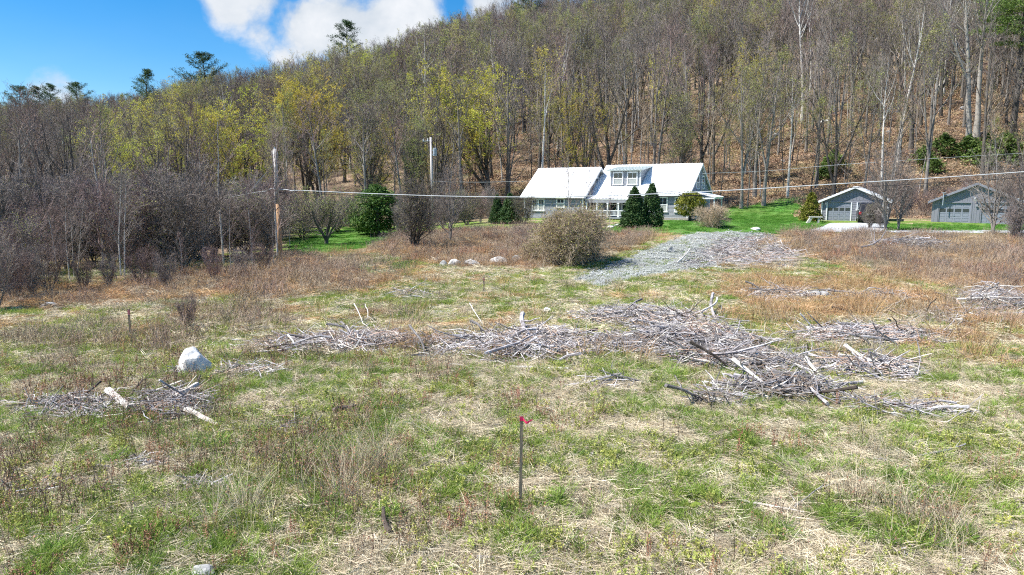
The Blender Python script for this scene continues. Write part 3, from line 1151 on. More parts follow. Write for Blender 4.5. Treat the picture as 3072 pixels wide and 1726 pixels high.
def grid_sheet(name, xs, ys, m, label, kind='structure'):
    X, Y = np.meshgrid(xs, ys)
    x = X.ravel(); y = Y.ravel(); z = ground_z(x, y)
    nx, ny = len(xs), len(ys)
    i = np.arange(nx - 1)[None] + np.arange(ny - 1)[:, None] * nx
    F = np.stack([i, i + 1, i + nx + 1, i + nx], -1).reshape(-1, 4)
    me = mesh_np(name, np.stack([x, y, z], -1), F, m, None, True)
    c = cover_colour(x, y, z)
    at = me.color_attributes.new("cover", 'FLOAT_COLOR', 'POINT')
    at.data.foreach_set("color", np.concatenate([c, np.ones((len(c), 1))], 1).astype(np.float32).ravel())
    o = link(name, me)
    tag(o, label, None, None, kind)
    return o


def axis(parts):
    out = []
    for a, b, s in parts:
        out.append(np.arange(a, b - 1e-6, s))
    out.append(np.array([parts[-1][1]]))
    return np.concatenate(out)


GM = attr_ground_mat("meadow_ground", bump=.9, fine=11, dark=.5)
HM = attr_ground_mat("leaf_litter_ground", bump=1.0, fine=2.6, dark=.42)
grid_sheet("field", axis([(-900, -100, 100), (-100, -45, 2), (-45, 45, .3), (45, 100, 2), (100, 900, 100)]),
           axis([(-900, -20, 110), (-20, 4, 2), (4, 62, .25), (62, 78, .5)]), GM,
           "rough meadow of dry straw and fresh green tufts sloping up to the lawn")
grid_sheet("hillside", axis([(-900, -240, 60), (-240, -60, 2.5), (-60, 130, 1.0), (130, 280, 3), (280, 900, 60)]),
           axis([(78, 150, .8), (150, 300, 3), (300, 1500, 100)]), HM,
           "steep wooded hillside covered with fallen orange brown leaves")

# ------------------------------------------------------------------ the house
HOUSE_Y = 67.0
HR = px_dir(2066, 580)
HX = HR[0] / HR[1] * HOUSE_Y
HYAW = math.radians(-31)
HOUSE_Z = gz(HX, HOUSE_Y) - .12


def window(parent, w, h, loc, rz=0., cols=1, rows=1, blind=True, double=False, name="window"):
    """sash window: white frame (the part) with panes and muntins as its sub-parts; faces -y of its own frame"""
    fr = MB()
    b = .11
    fr.box(-w / 2 - b, w / 2 + b, -.05, .05, h, h + b * 1.3)
    fr.box(-w / 2 - b, -w / 2, -.045, .05, 0, h)
    fr.box(w / 2, w / 2 + b, -.045, .05, 0, h)
    fr.box(-w / 2 - b - .04, w / 2 + b + .04, -.09, .05, -.10, 0)
    fr.box(-w / 2, w / 2, -.02, .03, h * .48, h * .48 + .07)
    if double:
        fr.box(-.07, .07, -.04, .05, 0, h)
    f = fr.build(name, M_WHITE, parent)
    f.location = loc
    f.rotation_euler = (0, 0, rz)
    nb = (2 if double else 1)
    for s in range(nb):
        x0 = -w / 2 + s * w / nb; x1 = x0 + w / nb
        for c in range(1, cols + 1):
            xx = x0 + (x1 - x0) * c / (cols + 1)
            MB().box(xx - .018, xx + .018, -.012, .02, h * .48 + .07, h).build("muntin", M_WHITE, f)
    MB().box(-w / 2, w / 2, .0, .012, h * .48 + .07, h).build("pane", M_GLASS, f)
    lo = MB().box(-w / 2, w / 2, .004, .016, 0, h * .48).build("pane", M_CURT if blind else M_GLASS, f)
    return f


def clapboard(mb, x0, x1, z0, z1, y, gable=None, step=.13, axis='y', m=0):
    """overlapping boards as real geometry; gable(z) gives (x0, x1) above the eaves"""
    z = z0
    while z < z1 - .01:
        a, b = (x0, x1) if gable is None else gable(z + step * .5)
        if b - a > .05:
            zt = min(z + step, z1)
            if axis == 'y':
                v = [(a, y - .022, z), (b, y - .022, z), (b, y - .002, zt), (a, y - .002, zt)]
            else:
                v = [(y + .022, a, z), (y + .022, b, z), (y + .002, b, zt), (y + .002, a, zt)]
            mb.add(v, [(0, 1, 2, 3)], m)
            if axis == 'y':
                mb.add([(a, y - .022, z), (a, y, z), (b, y, z), (b, y - .022, z)], [(0, 1, 2, 3)], m)
            else:
                mb.add([(y + .022, a, z), (y, a, z), (y, b, z), (y + .022, b, z)], [(0, 1, 2, 3)], m)
        z += step


def roof_sheet(parent, a, b, c, d, t, m, seams=14, name="roof"):
    """a b = eave left/right, c d = ridge right/left; standing seams run from eave to ridge"""
    r = MB().slab(a, b, c, d, t).build(name, m, parent)
    a, b, c, d = map(Vector, (a, b, c, d))
    n = (b - a).cross(d - a).normalized()
    s = MB()
    for i in range(seams + 1):
        f = (i + .5) / (seams + 1)
        p = a + (b - a) * f; q = d + (c - d) * f
        e = (b - a).normalized() * .018
        s.add([p - e + n * .002, p + e + n * .002, q + e + n * .002, q - e + n * .002, p - e + n * .04, p + e + n * .04, q + e + n * .04, q - e + n * .04],
              [(4, 5, 6, 7), (0, 1, 5, 4), (1, 2, 6, 5), (2, 3, 7, 6), (3, 0, 4, 7)])
    o = s.build("roof_seam", m, r)
    o['kind'] = 'stuff'
    return r


def build_house():
    h = empty("house", (HX, HOUSE_Y, HOUSE_Z), HYAW)
    tag(h, "grey clapboard farmhouse with white metal roofs, dormer and porch at the foot of the hill", "house")
    E = 2.85; RG = 5.68      # eave and ridge of the main block
    W = 10.1; D = 7.6; mid = D / 2
    sl = (RG - E) / mid
    # walls (front at y = 0, x from -W to 0)
    w = MB()
    w.box(-W, 0, 0, D, .35, E - .02)
    w.prism([(0.02, E - .02), (D - .02, E - .02), (mid, RG - .14)], 'x', -W + .01, -.01)
    wall = w.build("wall", M_SIDING, h)
    c = MB()
    clapboard(c, -5.1, -.0, .35, E - .42, 0)
    clapboard(c, 0, D, .35, E, 0, axis='x')
    clapboard(c, 0, D, E, RG - .15, 0, gable=lambda z: ((z - E) / sl + .06, D - (z - E) / sl - .06), axis='x')
    cb = c.build("clapboard", M_SIDINGL, wall)
    cb['kind'] = 'stuff'
    MB().box(-5.1, 0, -.02, 0, E - .42, E - .06).build("frieze_board", M_SIDING, wall)
    f = MB().box(-W - .04, .06, -.06, D + .04, -.25, .35)
    fo = f.build("foundation", M_STONE, h)
    MB().box(-.13, .045, -.045, .0, .35, E).box(.0, .045, .0, .14, .35, E).build("corner_board", M_WHITE, h)
    MB().box(0.001, .045, D - .14, D, .35, E).build("corner_board", M_WHITE, h)
    ov = .35; dz = ov * sl
    t = .10
    r = roof_sheet(h, (-W - .2, -ov, E - dz + t), (.18, -ov, E - dz + t), (.18, mid, RG + t), (-W - .2, mid, RG + t), .09, M_TIN, 24)
    r2 = roof_sheet(h, (.18, D + ov, E - dz + t), (-W - .2, D + ov, E - dz + t), (-W - .2, mid + .001, RG + t), (.18, mid + .001, RG + t), .09, M_TIN, 24)
    # rake boards on the right gable
    k = MB()
    k.slab((.20, -ov, E - dz - .14), (.20, -ov, E - dz + .08), (.20, mid, RG + .08), (.20, mid, RG - .14), .05)
    k.slab((.20, mid, RG - .14), (.20, mid, RG + .08), (.20, D + ov, E - dz + .08), (.20, D + ov, E - dz - .14), .05)
    k.build("rake_board", M_WHITE, h)
    MB().box(-W - .2, .18, -ov - .05, -ov, E - dz - .1, E - dz + .08).build("gutter", M_WHITE, h)
    # windows in the right front wall and in the right gable
    window(h, .78, 1.30, (-2.55, -.03, .98), cols=1)
    window(h, .78, 1.30, (-.85, -.03, .98), cols=1)
    window(h, .80, 1.15, (.03, mid - 1.0, 3.25), rz=math.pi / 2)
    window(h, .80, 1.15, (.03, mid + 1.0, 3.25), rz=math.pi / 2)
    window(h, .80, 1.15, (.03, mid + 1.8, 1.0), rz=math.pi / 2)
    # dormer with a shed roof
    dx0, dx1 = -8.55, -5.2
    dy = .75
    zr = E + dy * sl
    dt = zr + 1.75
    d = MB()
    yb = (dt - E) / sl
    d.prism([(dy, zr - .05), (yb + .35, dt + .35), (dy, dt - .08)], 'x', dx0, dx1)
    dw = d.build("dormer", M_SIDING, h)
    face = MB()
    clapboard(face, dx0, dx1, zr, dt - .12, dy - .002)
    face.box(dx0 - .02, dx0 + .12, dy - .05, dy - .024, zr, dt - .1, 1)
    face.box(dx1 - .12, dx1 + .02, dy - .05, dy - .024, zr, dt - .1, 1)
    fb = face.build("dormer_face", [M_SIDINGL, M_WHITE], dw)
    y2 = mid - .25
    roof_sheet(h, (dx0 - .25, dy - .35, dt - .02), (dx1 + .25, dy - .35, dt - .02), (dx1 + .25, y2, RG - .22 + .13), (dx0 - .25, y2, RG - .22 + .13), .10, M_TING, 9, name="dormer_roof")  # greenish tin, with the low angle's duller light put into its colour
    window(h, .92, 1.12, ((dx0 + dx1) / 2 - .78, dy - .04, zr + .28), cols=1)
    window(h, .92, 1.12, ((dx0 + dx1) / 2 + .78, dy - .04, zr + .28), cols=1)
    # front porch
    px0, px1 = -W + .02, -5.2
    pd = 2.0
    pw = MB()
    roof_sheet(h, (px0, -pd, E - dz - .42), (px1, -pd, E - dz - .42), (px1, -ov + .05, E - dz + .08), (px0, -ov + .05, E - dz + .08), .08, M_TIN, 11, name="porch_roof")
    MB().box(px0, px1, -pd + .02, -pd + .14, E - dz - .78, E - dz - .53).build("porch_beam", M_SIDINGL, h)
    fl = MB().box(px0, px1, -pd, -.08, .22, .36).build("porch_floor", M_SIDING, h)
    for i in range(5):
        x = px0 + .12 + i * (px1 - px0 - .24) / 4
        p = MB().box(x - .06, x + .06, -pd + .03, -pd + .15, .36, E - dz - .78).box(x - .09, x + .09, -pd + .0, -pd + .18, E - dz - .9, E - dz - .79).box(x - .085, x + .085, -pd + .005, -pd + .175, .37, .5)
        p.build("porch_post", M_WHITE, h)
    rl = MB().box(px0 + .1, px1, -pd + .05, -pd + .12, .98, 1.06).box(px0 + .1, px1, -pd + .06, -pd + .11, .5, .55)
    x = px0 + .2
    while x < px1:
        rl.box(x, x + .035, -pd + .07, -pd + .10, .55, .98)
        x += .13
    rr = rl.build("railing", M_WHITE, h)
    window(h, .8, 1.15, (-7.9, -.03, 1.0), cols=1, blind=False)
    window(h, .8, 1.15, (-6.4, -.03, 1.0), cols=1, blind=False)
    MB().box(-9.8, -8.9, -.05, -.004, .36, 2.4).build("door", M_WHITE, h)
    # little porch on the right gable
    roof_sheet(h, (2.5, .4, 2.40), (2.5, 3.6, 2.40), (0.03, 3.6, 2.95), (0.03, .4, 2.95), .08, M_TIN, 6, name="side_porch_roof")
    MB().box(.1, 2.4, .42, .50, 2.20, 2.34).box(2.32, 2.42, .50, 3.5, 2.20, 2.32).build("porch_beam", M_WHITE, h)
    MB().box(2.3, 2.4, .52, .62, -.2, 2.2).build("porch_post", M_WHITE, h)
    MB().box(2.3, 2.4, 3.3, 3.4, -.2, 2.2).build("porch_post", M_WHITE, h)
    MB().box(.9, 1.0, .52, .62, -.2, 2.2).build("porch_post", M_WHITE, h)
    MB().box(.06, 2.4, .4, 3.6, -.3, .05).build("porch_floor", M_CONC, h)
    dd = MB().box(.03, .07, 2.3, 3.2, .1, 2.1).build("door", M_WHITE, h)

    # left wing, a gabled block standing forward of the main one
    e = empty("house_wing", (0, 0, 0)); e.parent = h
    wx0, wx1 = -17.35, -10.35
    wy0, wy1 = -1.9, 5.5
    wm = (wy0 + wy1) / 2; WE = 2.62; WR = 5.42
    ws = (WR - WE) / ((wy1 - wy0) / 2)
    w = MB().box(wx0, wx1, wy0, wy1, .1, WE - .02)
    w.prism([(wy0 + .02, WE - .02), (wy1 - .02, WE - .02), (wm, WR - .14)], 'x', wx0 + .01, wx1 - .01)
    wl = w.build("wing_wall", M_SIDING, h)
    c = MB()
    clapboard(c, wx0, wx1, .1, WE - .3, wy0)
    clapboard(c, wy0, wy1, .1, WE, wx1, axis='x')
    clapboard(c, wy0, wy1, WE, WR - .15, wx1, gable=lambda z: (wy0 + (z - WE) / ws + .06, wy1 - (z - WE) / ws - .06), axis='x')
    cb = c.build("clapboard", M_SIDINGL, wl); cb['kind'] = 'stuff'
    wd = ov * ws
    MB().box(wx0 - .03, wx1 + .03, wy0 - .04, wy1 + .03, -.4, .1).build("foundation", M_STONE, h)
    MB().box(wx0 - .03, wx0 + .14, wy0 - .045, wy0 - .024, .1, WE).build("corner_board", M_WHITE, h)
    MB().box(wx1 - .12, wx1 + .03, wy0 - .045, wy0 - .024, .1, WE).build("corner_board", M_WHITE, h)
    roof_sheet(h, (wx0 - .3, wy0 - ov, WE - wd + t), (wx1 + .3, wy0 - ov, WE - wd + t), (wx1 + .3, wm, WR + t), (wx0 - .3, wm, WR + t), .09, M_TIN, 16)
    roof_sheet(h, (wx1 + .3, wy1 + ov, WE - wd + t), (wx0 - .3, wy1 + ov, WE - wd + t), (wx0 - .3, wm + .001, WR + t), (wx1 + .3, wm + .001, WR + t), .09, M_TIN, 16)
    k = MB()
    k.slab((wx1 + .32, wy0 - ov, WE - wd - .14), (wx1 + .32, wy0 - ov, WE - wd + .08), (wx1 + .32, wm, WR + .08), (wx1 + .32, wm, WR - .14), .05)
    k.slab((wx1 + .32, wm, WR - .14), (wx1 + .32, wm, WR + .08), (wx1 + .32, wy1 + ov, WE - wd + .08), (wx1 + .32, wy1 + ov, WE - wd - .14), .05)
    k.build("rake_board", M_WHITE, h)
    MB().box(wx0 - .3, wx1 + .3, wy0 - ov - .05, wy0 - ov, WE - wd - .1, WE - wd + .08).build("gutter", M_WHITE, h)
    MB().box(wx0, wx1, wy0 - .02, wy0, WE - .3, WE - .05).build("frieze_board", M_SIDING, wl)
    window(h, 1.3, 1.10, (wx0 + 1.75, wy0 - .03, .95), cols=2, double=True)
    window(h, .75, .8, (wx0 + 4.4, wy0 - .03, 1.3), cols=1)
    window(h, .75, 1.0, (wx1 + .03, wm - .6, 3.3), rz=math.pi / 2)
    bpy.data.objects.remove(e)
    return h


house = build_house()


# ------------------------------------------------------------------ garages
def overhead_door(parent, x0, w, hgt, y, z0, m):
    d = empty("garage_door"); d.parent = parent; d.location = (x0, y, z0)
    MB().box(0, w, .03, .07, 0, hgt).build("door_leaf", m, d)
    rows = 4; cols = 4
    st = .10
    ph = (hgt - st * (rows + 1)) / rows
    pw = (w - st * (cols + 1)) / cols
    pm = MB().box(0, pw, .0, .022, 0, ph).box(.05, pw - .05, -.012, 0, .05, ph - .05).mesh("panel", m)
    gl = MB().box(0, pw, .0, .022, 0, ph * .86).mesh("pane", M_GLASS)
    fr = MB().box(0, w, .0, .028, 0, st)
    for i in range(rows + 1):
        fr.box(0, w, -.004, .028, i * (ph + st), i * (ph + st) + st)
    for j in range(cols + 1):
        fr.box(j * (pw + st), j * (pw + st) + st, -.008, .026, .0, hgt)
    fr.build("rail", m, d)
    for i in range(rows):
        for j in range(cols):
            x = st + j * (pw + st); z = st + i * (ph + st)
            if i == rows - 2:
                link("pane", gl, d, (x, .008, z + .03))
            else:
                link("panel", pm, d, (x, .008, z))
    MB().box(w / 2 - .06, w / 2 + .06, -.03, -.005, .62, .66).build("handle", M_CHROME, d)
    return d


def build_garage(name, cx_px, base_py, Y, W, D, eave, ridge, label, doors, door_w, door_h, vertical=False, yaw=0.):
    p = atY(cx_px, base_py, Y)
    zb = gz(p.x, Y) - .02
    g = empty(name, (p.x, Y, zb), yaw)
    tag(g, label, "garage", "garages beside the lawn")
    sm = M_GSIDE
    w = MB()
    hw = W / 2
    # front wall pieces around the door openings
    xs = [-hw]
    for (dx) in doors:
        xs += [dx, dx + door_w]
    xs.append(hw)
    for i in range(0, len(xs), 2):
        w.box(xs[i], xs[i + 1], 0, .14, -.05, door_h)
    w.box(-hw, hw, 0, .14, door_h, eave)
    w.prism([(-hw, eave), (hw, eave), (0, ridge - .02)], 'y', 0, .14)
    w.box(-hw, -hw + .14, .14, D, -.05, eave).box(hw - .14, hw, .14, D, -.05, eave).box(-hw, hw, D, D + .14, -.05, eave)
    w.prism([(-hw, eave), (hw, eave), (0, ridge - .02)], 'y', D, D + .14)
    wall = w.build("wall", sm, g)
    s = MB()
    sl = (ridge - eave) / hw
    if vertical:
        x = -hw + .05
        while x < hw - .05:
            inside = any(dx - .04 < x < dx + door_w + .02 for dx in doors)
            z0 = door_h + .12 if inside else 0
            top = ridge - .06 - abs(x) * sl
            s.box(x, x + .165, -.014, 0, z0, top)
            x += .19
        pl = s
    else:
        for i in range(0, len(xs), 2):
            clapboard(s, xs[i], xs[i + 1], 0, door_h, 0, step=.16)
        clapboard(s, -hw, hw, door_h, eave, 0, step=.16)
        x = -hw + .3
        while x < hw - .3:
            s.box(x, x + .27, -.02, 0, eave, ridge - .06 - max(abs(x), abs(x + .27)) * sl)
            x += .30
        clapboard(s, 0, D, 0, eave, hw, step=.16, axis='x')
    o = s.build("siding_board", sm, wall); o['kind'] = 'stuff'
    ov = .3
    roof_sheet(g, (-hw - .35, -ov, eave - .35 * sl + .08), (0, -ov, ridge + .08), (0, D + .4, ridge + .08), (-hw - .35, D + .4, eave - .35 * sl + .08), .08, M_TIN if not vertical else M_TING, 8)
    roof_sheet(g, (0, -ov, ridge + .081), (hw + .35, -ov, eave - .35 * sl + .08), (hw + .35, D + .4, eave - .35 * sl + .08), (0, D + .4, ridge + .081), .08, M_TIN if not vertical else M_TING, 8)
    fs = MB()
    fs.slab((-hw - .35, -ov - .03, eave - .35 * sl - .12), (0, -ov - .03, ridge - .12), (0, -ov - .03, ridge + .07), (-hw - .35, -ov - .03, eave - .35 * sl + .07), .04)
    fs.slab((0, -ov - .03, ridge - .12), (hw + .35, -ov - .03, eave - .35 * sl - .12), (hw + .35, -ov - .03, eave - .35 * sl + .07), (0, -ov - .03, ridge + .07), .04)
    fs.build("rake_board", M_WHITE if not vertical else M_GSIDE, g)
    tm = M_WHITE if not vertical else M_GSIDE
    if not vertical:
        for i, x in enumerate(xs):
            MB().box(x - .05, x + .05, -.05, -.001, -.05, door_h if 0 < i < len(xs) - 1 else eave - .12).build("trim_board", tm, g)
    else:
        for dx in doors:
            MB().box(dx - .1, dx, -.04, -.001, 0, door_h).build("trim_board", tm, g)
            MB().box(dx + door_w, dx + door_w + .1, -.04, -.001, 0, door_h).build("trim_board", tm, g)
            MB().box(dx - .1, dx + door_w + .1, -.045, -.001, door_h, door_h + .12).build("trim_board", tm, g)
    for dx in doors:
        overhead_door(g, dx, door_w, door_h, .06, 0, M_GDOOR)
    MB().box(-hw - .05, hw + .05, -.25, D, -.3, -.03 + .02).build("floor_slab", M_CONC, g)
    return g


g1 = build_garage("garage", 2560, 664, 66.0, 5.7, 6.5, 1.98, 3.25, "smaller grey garage with white trim behind the bare roadside maple, gravel apron in front", [-2.4, .25], 2.15, 1.78, yaw=math.radians(-30))
# lamps, gutters of the left garage
MB().box(-2.58, -2.46, -.16, -.06, 1.55, 1.75).build("lamp", M_CHROME, g1)
MB().tube([(2.62, -.12, 1.9), (2.62, -.12, .15), (2.62, -.35, .03)], .05, 8).build("downspout", M_WHITE, g1, True)
g2 = build_garage("garage", 2922, 672, 62.0, 6.7, 7.5, 2.02, 3.55, "larger grey board garage with two wide doors behind the leaning roadside tree", [-2.85, .35], 2.5, 1.82, vertical=True, yaw=math.radians(-34.5))
MB().tube([(-2.5, -.45, 1.6), (-2.5, -.45, 2.75)], .04, 8).box(-2.65, -2.35, -.5, -.4, 2.7, 2.76).build("vent_pipe", M_CAN, g2)
MB().tube([(-.05, -.10, 2.0), (-.05, -.18, 2.05), (-.05, -.22, 2.22)], [.03, .05, .09], 8).tube([(-.05, -.22, 2.22), (-.05, -.22, 2.34)], [.10, .06], 8).build("lamp", M_WHITE, g2)
MB().box(.0, .16, -.16, -.02, 1.5, 1.72).build("meter_box", M_SIDING, g2)

# gravel apron and road
def sheet_poly(name, pts, m, label, kind='structure', lift=.03, sub=8):
    P3 = [P(*p) for p in pts]
    # ruled sheet between the front edge (first half) and the back edge (second half reversed)
    h = len(P3) // 2
    A = P3[:h]; Bk = P3[h:][::-1]
    V = []; F = []
    nx = 24; ny = sub
    for j in range(ny + 1):
        for i in range(nx + 1):
            t = i / nx * (h - 1); k = min(int(t), h - 2); f = t - k
            a = A[k].lerp(A[k + 1], f); b = Bk[k].lerp(Bk[k + 1], f)
            q = a.lerp(b, j / ny)
            V.append((q.x, q.y, gz(q.x, q.y) + lift))
    for j in range(ny):
        for i in range(nx):
            a = j * (nx + 1) + i
            F.append((a, a + 1, a + nx + 2, a + nx + 1))
    me = bpy.data.meshes.new(name); me.from_pydata(V, [], F); me.materials.append(m)
    return tag(link(name, me), label, None, None, kind)


M_APRON = mat("apron_gravel", [(.34, .36, .38), (.44, .46, .48), (.50, .52, .53)], .95, 2.5, detail=8, bump=.6, bscale=40)
sheet_poly("driveway", [(2420, 697), (2560, 698), (2650, 697), (2655, 671), (2560, 670), (2488, 672)], M_APRON, "pale gravel apron before the smaller garage")
sheet_poly("road", [(2655, 699), (2900, 700), (3500, 701), (3500, 693), (2900, 692), (2655, 692)], M_APRON, "narrow grey lane passing in front of the garages")


# ------------------------------------------------------------------ parked car seen from behind
def build_car():
    p = atY(2608, 672, 61.4)
    g = empty("parked_car", (p.x, 61.4, gz(p.x, 61.4) + .03), math.radians(-24))
    tag(g, "dark parked car with red tail lights at the right door of the smaller garage", "car")
    # rear faces -y; length along +y; width along x
    prof = [(0, .42), (0, .95), (.12, 1.05), (.45, 1.68), (.6, 1.76), (2.3, 1.78), (2.75, 1.68), (3.3, 1.12), (4.3, .98), (4.45, .75), (4.45, .42), (3.95, .38), (.4, .38)]
    prof = prof[::-1]
    b = MB()
    n = len(prof)
    secs = [(-.92, .0), (-.86, .03), (-.72, .05), (.72, .05), (.86, .03), (.92, .0)]
    vs = []
    for (x, d) in secs:
        for (y, z) in prof:
            tuck = max(0, z - 1.0) * .22 * (1 if x > 0 else -1)
            vs.append((x - (tuck if abs(x) > .8 else tuck * .6), y, z + (d if z > .9 else -0)))
    fs = []
    for s in range(len(secs) - 1):
        for i in range(n):
            j = (i + 1) % n
            fs.append((s * n + i, s * n + j, (s + 1) * n + j, (s + 1) * n + i))
    fs.append(tuple(range(n - 1, -1, -1))); fs.append(tuple((len(secs) - 1) * n + i for i in range(n)))
    b.add(vs, fs)
    body = b.build("body", M_BLACK, g, True)
    MB().slab((-.60, .165, 1.16), (.60, .165, 1.16), (.52, .40, 1.63), (-.52, .40, 1.63), .02).build("rear_window", M_GLASS, g)
    for s in (-1, 1):
        MB().slab((s * .895, .75, 1.12), (s * .895, 2.9, 1.12), (s * .80, 2.5, 1.62), (s * .80, .8, 1.62), -.02 * s).build("side_window", M_GLASS, g)
        MB().box(min(s * .70, s * .90), max(s * .70, s * .90), -.03, .06, .78, 1.02).build("tail_light", M_RED, g)
        for yy in (.85, 3.6):
            wv = empty("wheel"); wv.parent = g; wv.location = (s * .80, yy, .33)
            MB().tube([(-.11, 0, 0), (.11, 0, 0)], .33, 18).build("tyre", M_RUBBER, wv)
            MB().tube([(s * .105, 0, 0), (s * .125, 0, 0)], .20, 12).build("rim", M_CHROME, wv)
        MB().box(min(s * .93, s * 1.06), max(s * .93, s * 1.06), 2.75, 2.9, 1.08, 1.2).build("mirror", M_WHITE, g)
    MB().box(-.84, .84, -.08, .02, .45, .62).build("bumper", M_BLACK, g)
    MB().box(-.26, .26, -.035, -.02, .72, .86).build("number_plate", M_WHITE, g)
    return g


build_car()

# low bench of pale stone slabs beside the small spruce
p = P(2432, 670)
bn = empty("bench", p, math.radians(-12))
tag(bn, "low pale stone bench at the foot of the small spruce by the garage", "bench")
MB().box(-.15, .95, -.2, .22, .50, .60).build("seat", M_CONC, bn)
MB().prism([(-.42, -.05), (-.12, -.05), (.12, .50), (-.10, .50)], 'y', -.17, .19).build("leg", M_CONC, bn)
MB().prism([(.55, -.05), (.72, -.05), (.68, .50), (.60, .50)], 'y', -.15, .17).build("leg", M_CONC, bn)


# ------------------------------------------------------------------ poles, wires
def build_poles():
    Y1 = 42.0
    base = atY(843, 785, Y1); top = atY(824, 447, Y1)
    zb = gz(base.x, Y1)
    g = empty("utility_pole", (base.x, Y1, zb))
    tag(g, "nearer weathered utility pole leaning left, orange brown at its foot", "utility pole", "utility poles")
    H = top.z - zb; dx = top.x - base.x
    MB().tube([(0, 0, -.3), (dx * .5, 0, H * .5)], [.135, .12], 12).build("lower_shaft", M_POLEB, g, True)
    MB().tube([(dx * .5, 0, H * .5), (dx, 0, H)], [.12, .105], 12).build("shaft", M_POLE, g, True)
    k = MB()
    k.tube([(dx * .97 - .16, 0, H - .95), (dx * .97 - .16, 0, H - .1)], .035, 8)
    k.tube([(dx * .97 + .15, 0, H - .8), (dx + .15, 0, H)], .03, 8)
    k.build("conduit", M_POLE, g, True)
    MB().tube([(dx, 0, H), (dx - .02, 0, H + .12)], [.05, .03], 8).build("insulator", M_CAN, g)
    for hh in (.42, .46, .60, .72):
        MB().tube([(dx * hh, -.11, H * hh), (dx * hh, -.17, H * hh)], .03, 6).build("bolt", M_CHROME, g)
    # guy wire going back to the left
    MB().tube([(dx * .93, 0, H * .88), (-4.6, 5.5, 3.2), (-9.5, 12, -.6)], .018, 5).build("guy_wire", M_CAN, g)

    # second pole with its transformer
    Y2 = 66.0
    b2 = atY(1300, 700, Y2); t2 = atY(1292, 412, Y2)
    z2 = gz(b2.x, Y2)
    g2_ = empty("utility_pole", (b2.x, Y2, z2))
    tag(g2_, "farther slender utility pole carrying a transformer can behind the bare bushes", "utility pole", "utility poles")
    H2 = t2.z - z2; d2 = t2.x - b2.x
    MB().tube([(0, 0, -.3), (d2, 0, H2)], [.13, .10], 10).build("shaft", M_POLE, g2_, True)
    tr = empty("transformer"); tr.parent = g2_; tr.location = (d2 + .38, -.05, H2 - 1.75)
    tr.scale = (.8, .8, .8)
    MB().tube([(0, 0, 0), (0, 0, .78)], .23, 14).tube([(0, 0, .78), (0, 0, .84)], [.245, .20], 14).tube([(0, 0, .16), (0, 0, .2)], .245, 14).build("tank", M_CAN, tr, False)
    MB().tube([(-.08, 0, .84), (-.1, 0, 1.05)], [.045, .03], 7).build("bushing", M_CAN, tr)
    MB().tube([(.1, 0, .84), (.12, 0, 1.0)], [.045, .03], 7).build("bushing", M_CAN, tr)
    MB().box(-.30, -.2, -.05, .05, .1, .2).box(-.30, -.2, -.05, .05, .6, .7).build("bracket", M_CAN, tr)
    MB().tube([(d2, 0, H2 - .35), (d2 - .75, 0, H2 - .38)], .035, 6).build("arm", M_CAN, g2_)
    MB().tube([(d2 - .28, 0, H2 - .36), (d2 - .28, 0, H2 - .1)], [.05, .035], 7).tube([(d2 - .7, 0, H2 - .38), (d2 - .7, 0, H2 - .15)], [.05, .035], 7).build("insulator", M_WHITE, g2_)
    MB().tube([(d2 + .02, -.12, H2 - .4), (d2 + .2, -.14, H2 - .9), (d2 + .3, -.05, H2 - 1.0)], .014, 5).build("drop_wire", M_CABLED, g2_)

    # cables along the field
    def cable(name, pts, r, m, label, closed=False):
        P3 = [atY(*p) for p in pts]
        # smooth line through the points
        out = []
        n = len(P3)
        for i in range(n - 1):
            p0 = P3[max(i - 1, 0)]; p1 = P3[i]; p2 = P3[i + 1]; p3 = P3[min(i + 2, n - 1)]
            for s in range(6):
                t = s / 6
                out.append(.5 * ((2 * p1) + (-p0 + p2) * t + (2 * p0 - 5 * p1 + 4 * p2 - p3) * t * t + (-p0 + 3 * p1 - 3 * p2 + p3) * t ** 3))
        out.append(P3[-1])
        o = MB().tube(out, r, 6).build(name, m, None, True)
        tag(o, label, "cable")
        return o
    A = [(833, 568, 42.0), (862, 570, 41.9), (878, 573.5, 41.8), (900, 572, 41.7), (1080, 580, 41.3), (1300, 588, 40.7), (1500, 591.5, 40.2), (1720, 590, 39.5), (1950, 583, 38.8), (2200, 571, 38.2),
         (2500, 553, 37.4), (2800, 534.5, 36.6), (3072, 516, 36.0), (3700, 470, 34.5)]
    cable("cable", A, .024, M_CABLE, "thick pale cable crossing the picture from the leaning pole")
    Bc = [(836, 578, 42.0), (1080, 587, 41.3), (1300, 594, 40.7), (1500, 597, 40.2), (1720, 598, 39.5), (1950, 592, 38.8), (2200, 580.5, 38.2), (2500, 567, 37.4), (2800, 549, 36.6), (3072, 533, 36.0), (3700, 490, 34.5)]
    cable("cable", Bc, .014, M_CABLED, "thin dark cable hanging just under the thick pale one")
    C = [(831, 566, 42.05), (812, 567, 42.6), (796, 574, 43.2), (770, 577, 44.), (700, 590, 47), (610, 602, 52)]
    cable("cable", C, .014, M_CABLE, "pale cable leaving the leaning pole to the left into the thicket")
    lp = [(1880, 590, 38.95), (1940, 582, 38.9), (1990, 577, 38.8), (2020, 575.5, 38.7), (2042, 578, 38.7), (2054, 584, 38.65), (2046, 589, 38.65), (2036, 582, 38.7), (2044, 586, 38.7), (2056, 589, 38.6), (2120, 585, 38.4)]
    cable("cable", lp, .018, M_CABLED, "spare loop of dark cable tied to the line before the house roof")
    D_ = [(2108, 521, 66), (2300, 513, 68), (2500, 496, 70), (2800, 476, 72), (3072, 460, 74), (3500, 440, 76)]
    cable("wire", D_, .012, M_CABLE, "thin wire running from the house gable to the right across the hillside")
    E_ = [(1296, 545, 66), (1450, 547, 66), (1600, 543, 66.5)]
